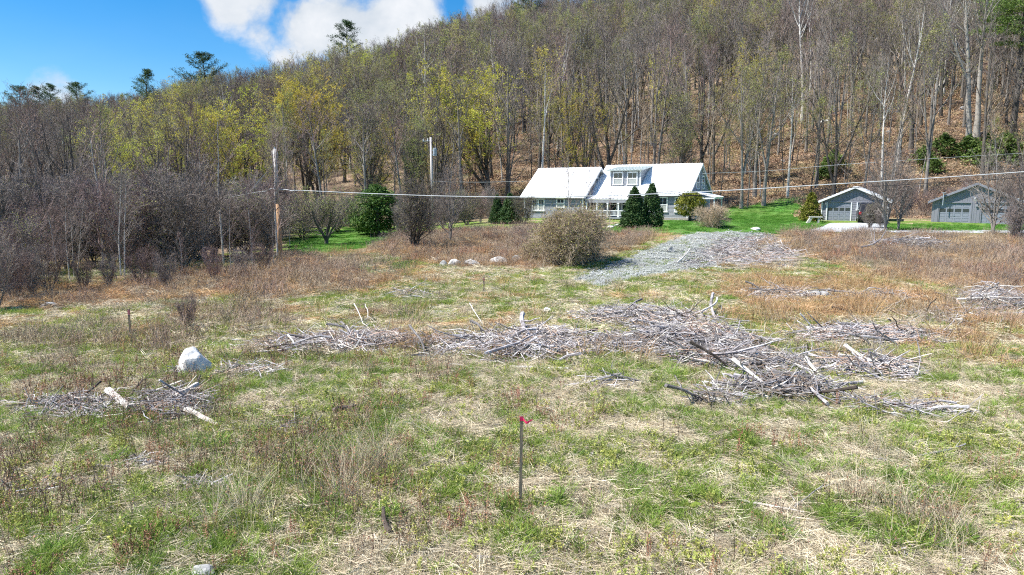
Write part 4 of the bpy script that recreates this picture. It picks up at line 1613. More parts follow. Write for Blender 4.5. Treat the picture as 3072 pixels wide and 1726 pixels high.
    cable("wire", E_, .012, M_CABLE, "thin wire between the transformer pole and the house")


build_poles()

# ------------------------------------------------------------------ tree kinds
K = {}
NTHS = ['second', 'leftmost', 'fourth', 'sixth', 'seventh', 'eighth', 'ninth', 'tenth', 'eleventh', 'twelfth', 'last', 'third', 'fifth']
M_NEEDLEF = mat("needles_fresh", [(.09, .15, .035), (.15, .23, .06), (.24, .32, .09)], .7, 1.2, rnd=.25, trans=.25)
M_BIRCHG = mat("bark_aspen_ringed", [(.46, .43, .38), (.40, .375, .33), (.36, .335, .30), (.12, .105, .09)], .8, 1.3, bump=.4, bscale=12, stretch=(.6, .6, 2.6))
def kind(key, *a, **k):
    K[key] = make_tree(key, *a, **k)


# tall forest trees of the slope, bare
kind('forest_a', 11, M_BARK, M_TWIG, H=21, r=.27, start=.42, limbs=17, limb_len=.26, angle=42, up=.14, subs=6, twigs=5, fine=3)
kind('forest_b', 12, M_BARKD, M_TWIG, H=22, r=.30, start=.36, limbs=16, limb_len=.30, angle=45, up=.15, subs=6, twigs=5, fine=3, fork=1)
kind('forest_c', 13, M_BARK, M_TWIGR, H=19, r=.21, start=.40, limbs=16, limb_len=.24, angle=40, up=.16, subs=6, twigs=5, fine=3, lean=.04)
kind('forest_d', 14, M_BARKD, M_TWIGD, H=23, r=.40, start=.30, limbs=20, limb_len=.34, angle=50, up=.12, subs=6, twigs=5, fine=3, fork=2, shape='round')
kind('forest_e', 15, M_BARK, M_TWIG, bud=M_BUDO, bud_n=3600, bud_size=.045, H=20, r=.23, start=.38, limbs=17, limb_len=.27, angle=42, up=.15, subs=6, twigs=5, fine=3, fork=1)
# thin understorey poles
kind('pole_a', 21, M_BARK, M_TWIGT, H=13, r=.095, start=.4, limbs=14, limb_len=.2, angle=42, up=.15, subs=4, twigs=3, fine=2, twig_r=.010)
kind('pole_b', 22, M_BARKD, M_TWIG, bud=M_BUDO, bud_n=1400, bud_size=.04, H=11, r=.065, start=.3, limbs=14, limb_len=.24, angle=50, up=.12, subs=4, twigs=3, fine=2, twig_r=.010)
kind('pole_c', 23, M_BARKP, M_TWIGT, H=14, r=.10, start=.5, limbs=12, limb_len=.18, angle=38, up=.16, subs=4, twigs=3, fine=2, twig_r=.010, lean=.05)
# birches
kind('birch_a', 31, M_BIRCH, M_TWIG, H=22, r=.24, start=.55, limbs=16, limb_len=.2, angle=38, up=.14, subs=5, twigs=5, fine=3, top_taper=.6)
kind('birch_big', 33, M_BIRCHG, M_TWIG, H=26, r=.42, start=.42, limbs=20, limb_len=.24, angle=40, up=.14, subs=6, twigs=5, fine=3, fork=1)
kind('birch_b', 32, M_BIRCH, M_TWIGT, bud=M_BUD, bud_n=900, bud_size=.06, H=21, r=.21, start=.6, limbs=14, limb_len=.2, angle=38, up=.12, subs=5, twigs=5, fine=3, lean=-.03)
# maples in flower: yellow green
kind('maple_a', 41, M_BARKD, M_TWIGT, bud=M_BUD, bud_n=20000, bud_size=.07, bud_min=.25, H=18, r=.34, start=.24, limbs=28, limb_len=.40, angle=54, up=.10, subs=7, twigs=5, fine=3, fork=3, shape='round')
kind('maple_b', 42, M_BARKD, M_TWIG, bud=M_BUD, bud_n=12000, bud_size=.06, bud_min=.25, H=17, r=.32, start=.22, limbs=28, limb_len=.38, angle=48, up=.13, subs=7, twigs=5, fine=3, fork=3, shape='vase')
kind('maple_c', 43, M_BARKD, M_TWIG, bud=M_BUDO, bud_n=10000, bud_size=.055, bud_min=.15, H=17, r=.30, start=.18, limbs=28, limb_len=.36, angle=45, up=.13, subs=7, twigs=5, fine=3, stems=3, stem_spread=.16, shape='vase')
kind('maple_d', 44, M_BARKD, M_TWIGD, H=18, r=.36, start=.22, limbs=26, limb_len=.36, angle=45, up=.14, subs=7, twigs=6, fine=3, fork=3, shape='vase')
# old apple trees, thicket shrubs
kind('apple_a', 51, M_BARKD, M_TWIGD, bud=M_BUDO, bud_n=3500, bud_size=.035, H=4.6, r=.17, start=.22, limbs=22, limb_len=.62, angle=68, up=.05, subs=9, twigs=7, fine=4, fork=4, shape='round', wob=.11, twig_r=.008)
kind('apple_b', 52, M_BARKD, M_TWIGD, bud=M_BUDO, bud_n=1200, bud_size=.03, H=5.2, r=.10, start=.15, limbs=26, limb_len=.45, angle=48, up=.09, subs=6, twigs=5, fine=3, stems=5, stem_spread=.30, shape='vase', wob=.09, twig_r=.008)
kind('alder_a', 53, M_BARK, M_TWIG, H=5.6, r=.05, start=.18, limbs=30, limb_len=.34, angle=42, up=.08, subs=4, twigs=4, fine=2, stems=8, stem_spread=.35, shape='vase', wob=.09, twig_r=.008)
kind('alder_b', 54, M_BARK, M_TWIGR, H=6.2, r=.055, start=.2, limbs=30, limb_len=.34, angle=40, up=.10, subs=4, twigs=4, fine=2, stems=7, stem_spread=.28, shape='vase', wob=.08, twig_r=.008)
kind('alder_c', 55, M_BARKD, M_TWIG, bud=M_BUDO, bud_n=1500, bud_size=.04, H=5.0, r=.05, start=.15, limbs=30, limb_len=.38, angle=48, up=.06, subs=4, twigs=4, fine=2, stems=9, stem_spread=.42, shape='round', wob=.10, twig_r=.008)
kind('aspen_a', 56, M_BARKP, M_TWIG, H=9.5, r=.07, start=.28, limbs=22, limb_len=.25, angle=42, up=.12, subs=5, twigs=4, fine=2, stems=2, stem_spread=.05, twig_r=.008)
kind('aspen_b', 57, M_BARKP, M_TWIGR, H=8.5, r=.05, start=.2, limbs=20, limb_len=.22, angle=40, up=.14, subs=5, twigs=4, fine=2, twig_r=.008)
kind('bush_bud', 58, M_BARK, M_TWIGT, bud=M_BUDO, bud_n=7000, bud_size=.034, H=3.6, r=.035, start=.1, limbs=50, limb_len=.50, angle=52, up=.05, subs=5, twigs=4, fine=2, stems=16, stem_spread=.62, shape='round', wob=.14, twig_r=.007)
kind('bush_pink', 59, M_BARK, M_TWIGT, H=1.9, r=.03, start=.1, limbs=34, limb_len=.55, angle=50, up=.06, subs=5, twigs=4, fine=3, stems=7, stem_spread=.5, shape='round', wob=.10, twig_r=.005)
kind('road_tree', 60, M_BARK, M_TWIG, H=8.5, r=.16, start=.18, limbs=24, limb_len=.44, angle=55, up=.10, subs=5, twigs=4, fine=2, stems=3, stem_spread=.2, shape='round', wob=.08, twig_r=.009)
K['spruce_a'] = make_conifer('spruce_a', 3, 4.0, 1.45, 15000, M_NEEDLE, size=.085)
K['spruce_b'] = make_conifer('spruce_b', 4, 4.3, 1.5, 15000, M_NEEDLE, size=.085, wob=.14)
K['spruce_s'] = make_conifer('spruce_s', 6, 2.6, 1.0, 8000, M_YEW, size=.07, wob=.15)
K['yew'] = make_conifer('yew', 7, 2.0, 1.1, 9000, M_YEW, size=.06, shape='ball', trunk_h=.5, wob=.10)
K['cedar'] = make_conifer('cedar', 8, 3.4, 1.6, 9000, M_NEEDLEB, size=.10, shape='ball', wob=.22)
K['sapling_fir'] = make_conifer('sapling_fir', 9, 2.2, 1.0, 2400, M_NEEDLEF, size=.10, wob=.35)
K['pine_a'] = make_pine('pine_a', 71, 24, 6.4, .45, 30, 18, size=.42)
K['pine_b'] = make_pine('pine_b', 72, 21, 8.2, .52, 26, 20, size=.42)
K['pine_c'] = make_pine('pine_c', 73, 22, 6.6, .48, 24, 20, size=.42)
K['pine_near'] = make_pine('pine_near', 74, 26, 6.5, .46, 46, 30, leaf=M_NEEDLEF, droop=.35, size=.42)

LANDMARKS = [(-200, 150, "at the far left edge"), (150, 330, "below the left pines"), (330, 520, "left of the skyline pines"), (520, 740, "left of the pole"),
             (740, 930, "behind the leaning pole"), (930, 1090, "between the poles"), (1090, 1260, "left of the transformer"), (1260, 1400, "behind the transformer"),
             (1400, 1580, "left of the house"), (1580, 1720, "behind the left roof"), (1720, 1850, "behind mid roof"), (1850, 2010, "above the dormer"),
             (2010, 2140, "behind the right gable"), (2140, 2290, "right of the house"), (2290, 2420, "above the side lawn"), (2420, 2530, "above the small spruce"),
             (2530, 2680, "behind the smaller garage"), (2680, 2800, "between the garages"), (2800, 2920, "behind the larger garage"), (2920, 3400, "at the right edge")]
LOOKS = {'forest_a': "tall grey bare tree", 'forest_b': "forked dark bare tree", 'forest_c': "slightly leaning reddish bare tree", 'forest_d': "broad dark bare tree", 'forest_e': "olive-budded slender tree",
         'pole_a': "thin tan pole-like tree", 'pole_b': "thin budding understorey tree", 'pole_c': "thin pale leaning tree", 'birch_a': "white-barked birch", 'birch_b': "white birch with yellow-green top",
         'maple_a': "rounded yellow-green maple", 'maple_b': "spreading yellow-green maple", 'maple_c': "many-stemmed olive budding maple", 'maple_d': "spreading dark bare maple",
         'alder_a': "dark many-stemmed shrub", 'alder_b': "reddish brown upright shrub", 'alder_c': "low olive-tinged shrub", 'aspen_a': "pale twin-stemmed aspen", 'aspen_b': "slender pale aspen",
         'pine_a': "tall dark pine", 'pine_b': "dark pine", 'pine_c': "open-crowned dark pine"}
used_labels = {}
OBJN = {'forest': 'bare_tree', 'pole': 'young_tree', 'birch': 'birch_tree', 'maple': 'maple_tree', 'alder': 'thicket_shrub', 'aspen': 'aspen_tree', 'pine': 'pine_tree'}
ALLT = []
placed = []       # (x, y) of every individual, so that fills keep their distance


def plant(key, x, y, height=None, label=None, group=None, wide=1.0, rz=None, name=None, cat=None, z=None, rng=random.Random(8)):
    tr, cr, H = K[key]
    s = (height / H) if height else 1.0
    nm = name or OBJN.get(key.split('_')[0], 'tree')
    t = empty(nm, (x, y, (gz(x, y) if z is None else z) - .03), rng.uniform(0, 6.28) if rz is None else rz)
    t.scale = (s * wide, s * wide, s)
    link("trunk", tr, t)
    link("crown", cr, t)
    if label is None:
        px, _ = project(x, y, gz(x, y))
        lm = [l for a, b, l in LANDMARKS if a <= px < b]
        lm = lm[0] if lm else LANDMARKS[0 if px < 0 else -1][2]
        look = LOOKS.get(key, "bare tree")
        if 'shrub' in look or 'aspen' in look:
            row = "at the thicket front" if y < 38 else "deep in the thicket" if y > 50 else "inside the thicket"
        elif y < 95:
            row = "at the slope foot"
        elif y < 118:
            row = "low on the slope" if y < 106 else "midway up the slope"
        else:
            row = "high on the slope"
        label = "%s %s, %s" % (look, row, lm)
        group = label if group is None else group
        grp = {'bare_tree': "bare trees on the wooded hill", 'young_tree': "thin young trees on the leafy slope", 'birch_tree': "birches on the hill", 'maple_tree': "flowering maples along the hill foot",
               'thicket_shrub': "shrubs of the left thicket", 'aspen_tree': "pale aspens in the left thicket", 'pine_tree': "pines on the skyline"}.get(nm, "trees on the hill")
        group = grp
    tag(t, label, cat or nm.replace('_', ' ').replace('thicket ', '').replace('young ', '').replace('bare ', ''), group)
    ALLT.append((t, x / y))
    placed.append((x, y, 1.2 if nm in ('thicket_shrub', 'aspen_tree') else 2.2))
    return t


def plant_px(key, px, top_py, Y=None, base_py=None, **kw):
    """a tree whose foot stands at column px, at distance Y (or where base_py meets the ground), tall enough to reach top_py"""
    if Y is None:
        p = P(px, base_py)
    else:
        d = px_dir(px, 600)
        p = Vector((d[0] / d[1] * Y, Y, 0))
        # column shifts a little with height above the horizon; good enough at these distances
    z = gz(p.x, p.y)
    d = px_dir(px, top_py)
    top = CAMZ + d[2] / d[1] * p.y
    return plant(key, p.x, p.y, top - z, **kw)


# --- trees one can single out
S_ = plant_px
S_('birch_a', 2406, -120, base_py=366, label="tall straight white birch high above the small spruce, reaching out of the picture", group="birches on the hill")
S_('birch_a', 2501, 60, base_py=346, label="leaning white birch on the slope above the smaller garage", group="birches on the hill")
S_('birch_b', 1622, 135, Y=88, label="white birch with a bright yellow-green top behind the left wing", group="birches on the hill")
S_('birch_a', 2235, 250, base_py=524, label="slim birch right of the house beside the grey multi-stemmed tree", group="birches on the hill")
S_('birch_big', 2904, -190, base_py=455, wide=1.0, label="stout ringed aspen trunk in front of the larger garage roof line, lower of the pair", group="pale trunks above the larger garage")
S_('birch_big', 2928, -200, base_py=413, wide=1.0, label="stout pale trunk just right of and above its twin, upper of the pair", group="pale trunks above the larger garage")
S_('pine_near', 3036, -190, base_py=420, label="big pine with a dark trunk and bright green boughs at the right edge", group=None, name='pine_tree')
S_('forest_d', 2733, -60, base_py=457, label="tall dark maple trunk between the garages, standing low on the slope", group="bare trees on the wooded hill")
S_('forest_b', 2762, -80, base_py=382, label="dark straight trunk right behind the tall maple between the garages", group="bare trees on the wooded hill")
S_('forest_d', 2818, -60, base_py=316, label="thick dark trunk high above the larger garage", group="bare trees on the wooded hill")
S_('maple_c', 2262, 230, base_py=558, wide=.8, label="grey multi-stemmed tree with thin olive crown at the corner of the house lawn", group="flowering maples along the hill foot")
S_('forest_b', 2141, 130, base_py=556, label="slender dark tree just right of the house gable", group="bare trees on the wooded hill")
S_('forest_c', 2449, 180, base_py=493, label="slim grey trunk above the small spruce, lowest of its row", group="bare trees on the wooded hill")
S_('forest_d', 1517, 190, Y=84, label="dark upright trunk just left of the house", group="bare trees on the wooded hill")
S_('maple_a', 1470, 172, Y=90, wide=1.25, label="large rounded yellow-green maple left of the house", group="flowering maples along the hill foot")
S_('maple_d', 1708, 175, Y=97, label="dark forked tree rising behind the left wing roof", group="bare trees on the wooded hill")
S_('forest_d', 1757, 150, Y=101, label="straight dark trunk right of the forked tree behind the house", group="bare trees on the wooded hill")
S_('maple_c', 1106, 205, Y=80, wide=.95, label="vase-shaped olive maple with many stems between the two poles", group="flowering maples along the hill foot")
S_('maple_a', 920, 225, Y=92, wide=1.1, label="bright yellow-green maple behind and right of the leaning pole", group="flowering maples along the hill foot")
S_('maple_b', 750, 255, Y=86, wide=1.2, label="wide yellow-green maple behind and left of the leaning pole", group="flowering maples along the hill foot")
S_('maple_a', 655, 300, Y=90, wide=1.1, label="lower yellow-green maple left of the wide one", group="flowering maples along the hill foot")
S_('maple_b', 375, 290, Y=98, wide=1.2, label="yellow-green maple below the lone skyline pine", group="flowering maples along the hill foot")
S_('maple_b', 520, 235, Y=112, wide=1.1, label="yellow-green maple on the spur right of the lone skyline pine", group="flowering maples along the hill foot")
S_('maple_d', 560, 300, Y=78, wide=.95, label="dark bare maple with steep limbs above the left thicket", group="bare trees on the wooded hill")
S_('maple_d', 480, 340, Y=75, wide=.9, label="dark bare maple left of its twin above the left thicket", group="bare trees on the wooded hill")
S_('maple_b', 1640, 190, Y=110, label="small yellow-green crown to the right of the large rounded maple", group="flowering maples along the hill foot")
S_('maple_b', 1990, 130, Y=125, label="yellow-green crown high behind the dormer", group="flowering maples along the hill foot")
S_('maple_b', 2220, 120, Y=120, label="yellow-green maple high on the slope right of the house", group="flowering maples along the hill foot")
S_('maple_b', 1745, 210, Y=92, wide=.8, label="yellow-green crown close behind the middle of the house", group="flowering maples along the hill foot")
S_('maple_d', 1860, 80, Y=150, label="dark bare tree high above the dormer on the slope", group="bare trees on the wooded hill")
S_('maple_d', 1330, 215, Y=96, label="dark bare tree with a fan of branches behind the transformer pole", group="bare trees on the wooded hill")
S_('maple_c', 840, 330, Y=74, wide=.8, label="olive budding tree directly behind the leaning pole", group="flowering maples along the hill foot")
S_('maple_c', 2600, 150, Y=118, wide=.8, label="budding yellow-brown tree high above the smaller garage", group="flowering maples along the hill foot")
# skyline pines
for (k, px, py, Y, l) in (('pine_b', 82, 262, 225, "dark pine at the left end of the skyline"), ('pine_c', 148, 262, 215, "middle pine of the left skyline group"),
                          ('pine_a', 180, 252, 220, "taller pine just right of the middle in the left skyline group"), ('pine_b', 262, 252, 215, "bushy pine at the right end of the left skyline group"),
                          ('pine_c', 463, 212, 200, "lone small pine on the skyline above the yellow-green spur"), ('pine_b', 640, 165, 205, "round-topped skyline pine left of the cloud"),
                          ('pine_a', 1056, 62, 205, "tall pine silhouetted against the cloud"), ('pine_c', 1590, -40, 215, "pine on the skyline above the left wing of the house"),
                          ('pine_b', 1340, 75, 235, "dark pine in the bare wood below the second cloud"), ('pine_b', 2010, -60, 200, "dark pine high in the wood above the dormer")):
    S_(k, px, py, Y=Y, label=l, group="pines on the skyline")

# trees and bushes of the garden and the field edge
def Gd(key, px, base_py, height, label, name, cat, group=None, wide=1.0, Y=None, rz=None):
    p = P(px, base_py) if Y is None else atY(px, 600, Y)
    return plant(key, p.x, p.y, height, label=label, group=group, wide=wide, name=name, cat=cat, rz=rz)


Gd('spruce_a', 1902, 684, 3.35, "left one of two dense dark spruces before the house", 'spruce_tree', 'spruce', "twin spruces before the house", 1.0, rz=1)
Gd('spruce_b', 1953, 682, 3.6, "right one of two dense dark spruces before the house, slightly taller", 'spruce_tree', 'spruce', "twin spruces before the house", .86, rz=2)
Gd('yew', 2070, 664, 2.35, "rounded golden green yew clipped on a short trunk beside the house", 'yew_bush', 'bush', None, 1.0, rz=1)
Gd('bush_pink', 2134, 682, 1.95, "bare pinkish brown bush on the lawn right of the golden yew", 'garden_bush', 'bush', None, 1.15)
Gd('spruce_s', 2431, 665, 2.7, "small golden green spruce between lawn and smaller garage", 'spruce_tree', 'spruce', None, 1.0)
Gd('cedar', 1132, 684, 4.0, "green cedar bush behind the apple trees between the poles", 'cedar_bush', 'bush', "evergreen bushes left of the house", .95, Y=60)
Gd('cedar', 1100, 684, 3.2, "darker lower cedar bush left of the taller one between the poles", 'cedar_bush', 'bush', "evergreen bushes left of the house", .9, Y=62)
Gd('spruce_b', 1530, 672, 2.7, "dark spruce bush left of the white corner of the left wing", 'spruce_tree', 'spruce', "evergreen bushes left of the house", 1.1, Y=62)
Gd('spruce_a', 1492, 672, 2.6, "smaller conical evergreen next to the dark spruce, left of the left wing", 'spruce_tree', 'spruce', "evergreen bushes left of the house", .8, Y=63)
Gd('alder_c', 1572, 672, 3.0, "thin olive bush against the left corner of the left wing", 'garden_bush', 'bush', None, .8, Y=61)
Gd('apple_a', 980, 733, 5.3, "old spreading apple tree leaning on the bright grass left of the transformer pole", 'apple_tree', 'apple tree', "old apple trees left of the house", 1.15, rz=.4)
Gd('apple_b', 1245, 747, 5.2, "dark dense many-stemmed apple tree before the transformer pole", 'apple_tree', 'apple tree', "old apple trees left of the house", 1.0, rz=.9)
Gd('road_tree', 1350, 730, 6.6, "grey bare tree with pale stems just right of the dark many-stemmed one", 'bare_tree', 'tree', None, .62, rz=2.2)
Gd('bush_bud', 1722, 792, 3.45, "huge rounded olive bush before the left wing of the house", 'budding_bush', 'bush', None, 1.0)
Gd('bush_bud', 1632, 788, 1.8, "lower olive bush leaning on the left of the huge one", 'budding_bush', 'bush', None, 1.0)
Gd('aspen_b', 1706, 735, 6.4, "thin dark sapling standing before the white left roof", 'young_tree', 'tree', None, .9, Y=58)
Gd('aspen_b', 1770, 735, 5.2, "second thin sapling before the white left roof, nearer the gable", 'young_tree', 'tree', None, .8, Y=59)
Gd('aspen_b', 1830, 720, 3.6, "leafless crooked sapling before the front porch", 'young_tree', 'tree', None, .9, Y=58)
Gd('road_tree', 2665, 712, 7.9, "bare spreading maple growing before the smaller garage", 'bare_tree', 'tree', None, .80, Y=54, rz=.5)
Gd('road_tree', 2700, 712, 6.3, "smaller bare tree right of the spreading maple before the smaller garage", 'bare_tree', 'tree', None, .75, Y=55, rz=3.6)
Gd('apple_b', 2615, 700, 2.3, "low tangle of dark twigs before the parked car", 'thicket_shrub', 'shrub', None, 1.25, Y=57)
Gd('alder_a', 2650, 700, 2.0, "dark brush between the parked car and the spreading maple", 'thicket_shrub', 'shrub', None, 1.0, Y=56)
Gd('road_tree', 2990, 730, 7.2, "leaning bare tree before the larger garage", 'bare_tree', 'tree', None, .7, Y=50, rz=5)
Gd('road_tree', 3062, 745, 6.8, "dense bare tree at the right edge before the larger garage", 'bare_tree', 'tree', None, .9, Y=48, rz=1.2)
Gd('alder_a', 3060, 750, 3.2, "dark tangle of brush at the foot of the right edge tree", 'thicket_shrub', 'shrub', None, .9, Y=47)
for (px, py, h, l) in ((2497, 520, 2.9, "bright green young fir on the slope above the smaller garage"), (2468, 540, 1.7, "small green fir below the bright one above the smaller garage"),
                       (2830, 468, 3.0, "dark green young fir above the gap between the garages"), (2770, 500, 2.6, "green fir sapling behind the bare maple"), (2900, 478, 3.2, "grey green fir sapling above the larger garage"),
                       (2945, 500, 3.3, "young fir behind the right half of the larger garage"), (3010, 480, 3.6, "young fir at the right edge above the larger garage"), (2800, 520, 2.0, "low green sapling just behind the larger garage's left eave"),
                       (2960, 450, 2.4, "small fir high behind the larger garage"), (3060, 500, 3.0, "fir sapling under the big pine")):
    Gd('sapling_fir', px, py, h, l, 'fir_sapling', 'fir', "young firs above the garages", 1.5)
for (px, Y, h) in ((2560, 74, 4.0), (2640, 75, 4.5), (2720, 76, 4.5), (2780, 77, 3.5), (2870, 76, 4), (2980, 75, 4.5), (3050, 74, 4.6), (2910, 80, 5)):
    Gd('alder_b', px, 0, h, "tangled grey shrub at the foot of the slope " + [l for a, b, l in LANDMARKS if a <= px < b][0], 'thicket_shrub', 'shrub', "shrubs behind the garages", 1.0, Y=Y)

# the left thicket: singled out pale aspens, then shrubs
for (k, px, by, ty, l) in (('aspen_a', 368, 842, 470, "pale twin aspen standing out at the front of the left thicket"), ('aspen_b', 172, 850, 620, "thin pale aspen near the left edge of the thicket"),
                           ('aspen_b', 210, 845, 560, "thin whitish aspen left of the pale twin one"), ('aspen_a', 225, 838, 590, "double aspen with a bent stem left of the pale twin one"),
                           ('aspen_b', 548, 822, 690, "short thin aspen in the middle of the thicket"), ('aspen_b', 694, 816, 590, "straight thin aspen halfway to the leaning pole"),
                           ('aspen_b', 760, 812, 680, "thin aspen nearest the leaning pole"), ('aspen_b', 822, 800, 660, "thin pale stem just left of the leaning pole's foot"), ('aspen_b', 870, 740, 560, "slanting dark sapling right of the leaning pole")):
    S_(k, px, ty, base_py=by, label=l, group="pale aspens in the left thicket")
rng = np.random.default_rng(404)


def free(x, y, extra=0):
    for (a, b, r) in placed:
        if (a - x) ** 2 + (b - y) ** 2 < (r * .5 + extra) ** 2:
            return False
    return True


def fill(n, region, keys, weights, hr, mind, rng, tries=40, wide=(.9, 1.15)):
    out = []
    for i in range(n * tries):
        if len(out) >= n:
            break
        x, y = region(rng)
        if x is None:
            continue
        ok = free(x, y, mind * .4)
        if ok:
            for q in out:
                if (q[0] - x) ** 2 + (q[1] - y) ** 2 < mind * mind:
                    ok = False; break
        if ok:
            out.append((x, y, keys[int(rng.choice(len(keys), p=np.array(weights) / sum(weights)))], rng.uniform(*hr), rng.uniform(*wide)))
    return out


def front_line(px):
    """photo row of the thicket's front edge"""
    return np.interp(px, [-900, 0, 300, 560, 800, 870], [880, 858, 848, 825, 808, 800])


def reg_thicket(rng):
    u = rng.uniform(-.92, -.335)
    y = rng.uniform(31, 68) ** 1
    x = u * y
    px, py = project(x, y, ground_z(x, y))
    if py > front_line(px) - 4 or px > 840:
        return None, None
    return x, y


for (x, y, k, h, w) in fill(125, reg_thicket, ['alder_a', 'alder_b', 'alder_c', 'aspen_b'], [4, 4, 2, 1.2], (3.6, 6.4), 1.35, rng):
    plant(k, x, y, h * (1.0 if k != 'aspen_b' else 1.35), wide=w * 1.05)
for i, (px, by, h, k) in enumerate(((40, 905, 2.6, 'alder_b'), (-20, 930, 3.0, 'alder_a'), (100, 890, 2.2, 'alder_a'), (150, 880, 2.4, 'alder_b'), (250, 878, 1.8, 'alder_b'), (330, 868, 1.6, 'alder_a'), (430, 862, 2.0, 'alder_b'),
                                   (500, 868, 1.7, 'alder_a'), (640, 845, 1.8, 'alder_b'), (720, 830, 1.6, 'alder_a'), (790, 815, 1.7, 'alder_b'), (20, 870, 3.4, 'alder_c'), (75, 866, 3.1, 'alder_b'))):
    Gd(k, px, by, h, ("wispy grey shrub" if k == 'alder_a' else "wispy reddish shrub" if k == 'alder_b' else "wispy olive shrub") + " standing before the thicket edge, " + NTHS[i] + " of the ragged front row", 'thicket_shrub', 'shrub', "ragged front row of the thicket", .9)
Gd('alder_b', 566, 990, 1.25, "lone wispy grey shrub in the weeds behind the white boulder", 'thicket_shrub', 'shrub', None, .75, rz=2)
# bushes between the poles, behind the apple trees and by the hedge line
for (px, Y, h, k) in ((900, 60, 4, 'alder_c'), (955, 64, 4.2, 'alder_b'), (1010, 66, 4, 'alder_c'), (1050, 70, 4, 'alder_c'), (1190, 66, 4.2, 'alder_a'), (1230, 68, 4.4, 'alder_b'), (1290, 70, 4, 'alder_a'), (1400, 66, 3.6, 'alder_c'),
                      (1440, 68, 3.6, 'alder_b'), (1370, 72, 4, 'alder_c'), (1330, 62, 3.8, 'alder_a'), (1470, 72, 4, 'alder_a'), (860, 66, 5, 'alder_a'), (800, 62, 5, 'alder_b'), (1200, 58, 3.3, 'alder_a'), (1290, 56, 3.4, 'alder_a')):
    p = atY(px, 600, Y)
    plant(k, p.x, Y, h, label="%s %s" % ({'alder_a': "dark twiggy shrub of the hedgerow", 'alder_b': "upright brown shrub of the hedgerow", 'alder_c': "olive shrub of the hedgerow"}[k], [l for a, b, l in LANDMARKS if a <= px < b][0]), group="hedgerow shrubs between the poles")


# woods: positions over the whole hill, nearest ones become individuals
def house_clear(x, y):
    if 0 < x < 24 and y < 88 and y > 50:
        return False
    px, _ = project(x, y, ground_z(x, y))
    return not (px > 1500 and y < 84)


def reg_slope(rng):
    y = rng.uniform(80, 150); x = rng.uniform(-.16, .86) * y
    if not house_clear(x, y):
        return None, None
    return x, y


def reg_valley(rng):
    y = rng.uniform(58, 150); x = rng.uniform(-.88, -.10) * y
    px, py = project(x, y, ground_z(x, y))
    if px > 1500 or (px > 860 and y < 72) or (430 < px < 1160 and y < 76):
        return None, None
    return x, y


W1 = fill(170, reg_slope, ['forest_a', 'forest_b', 'forest_c', 'forest_e', 'forest_d', 'birch_a', 'maple_c'], [4, 3, 3, 4, 1.0, .9, .5], (15, 23), 3.3, rng)
W2 = fill(230, reg_slope, ['pole_a', 'pole_b', 'pole_c'], [3, 4, 2.5], (7, 14), 1.9, rng)
W3 = fill(150, reg_valley, ['forest_a', 'forest_b', 'forest_c', 'forest_e', 'maple_d', 'maple_c', 'maple_b', 'maple_a'], [3.4, 3, 4.5, 2.2, 2.2, 1.5, .7, .3], (11, 16), 4.0, rng, wide=(1.0, 1.3))
big = sorted(W1 + W3, key=lambda a: a[1])
CUT = 262
big = [(x, y, ('forest_c' if k.startswith('maple') and k != 'maple_d' and x / y < -.60 else k), h, w) for (x, y, k, h, w) in big]
indiv, rest = big[:CUT], big[CUT:]
for (x, y, k, h, w) in indiv:
    plant(k, x, y, h, wide=w)
for (x, y, k, h, w) in W2:
    plant(k, x, y, h, wide=w)

# the far wood, which reads as one mass
FK = ['forest_a', 'forest_b', 'forest_c', 'forest_d', 'forest_e', 'maple_a', 'maple_b', 'maple_c', 'maple_d', 'birch_a', 'pole_a']
pts = []
for (x, y, k, h, w) in rest:
    pts.append((x, y, h, k))
n_far = 0
gx = rng.uniform(-1, 1, 9000); gy = rng.uniform(130, 300, 9000)
cell = set()
for a, y in zip(gx, gy):
    x = a * y * .92 + rng.normal() * 2
    c = (int(x // 4.6), int(y // 4.6))
    if c in cell or (x / y > .1 and y < 175 and rng.uniform() < .35):
        continue
    cell.add(c)
    dens = 1.0
    r = rng.uniform()
    px, _ = project(x, y, ground_z(x, y))
    yg = .0 if px < 280 else (.10 if y < 190 else .05) if px < 1100 else .03
    k = 'maple_b' if r < yg * .7 else 'maple_c' if r < yg * 1.6 else ['forest_a', 'forest_b', 'forest_c', 'forest_d', 'forest_e', 'forest_c', 'birch_a'][int(rng.choice(7, p=[.22, .16, .2, .11, .2, .06, .05]))]
    pts.append((x, y, rng.uniform(14, 20) * (1.12 if px > 500 else .95), k))
protos = []
pidx = {}
for k in FK:
    tr, cr, H = K[k]
    pidx[k] = len(protos)
    protos += [tr, cr]
PT = []; RZ = []; SC_ = []; IX = []
for (x, y, h, k) in pts:
    z = gz(x, y) - .1
    if z < -5:
        continue
    a = rng.uniform(0, 6.28)
    for j in (0, 1):
        PT.append((x, y, z)); RZ.append(a); SC_.append(h / K[k][2]); IX.append(pidx[k] + j)
scatter("woodland", protos, PT, RZ, SC_, IX, "far bare spring wood covering the upper hill as one grey brown mass")
print("far wood", len(PT) // 2)

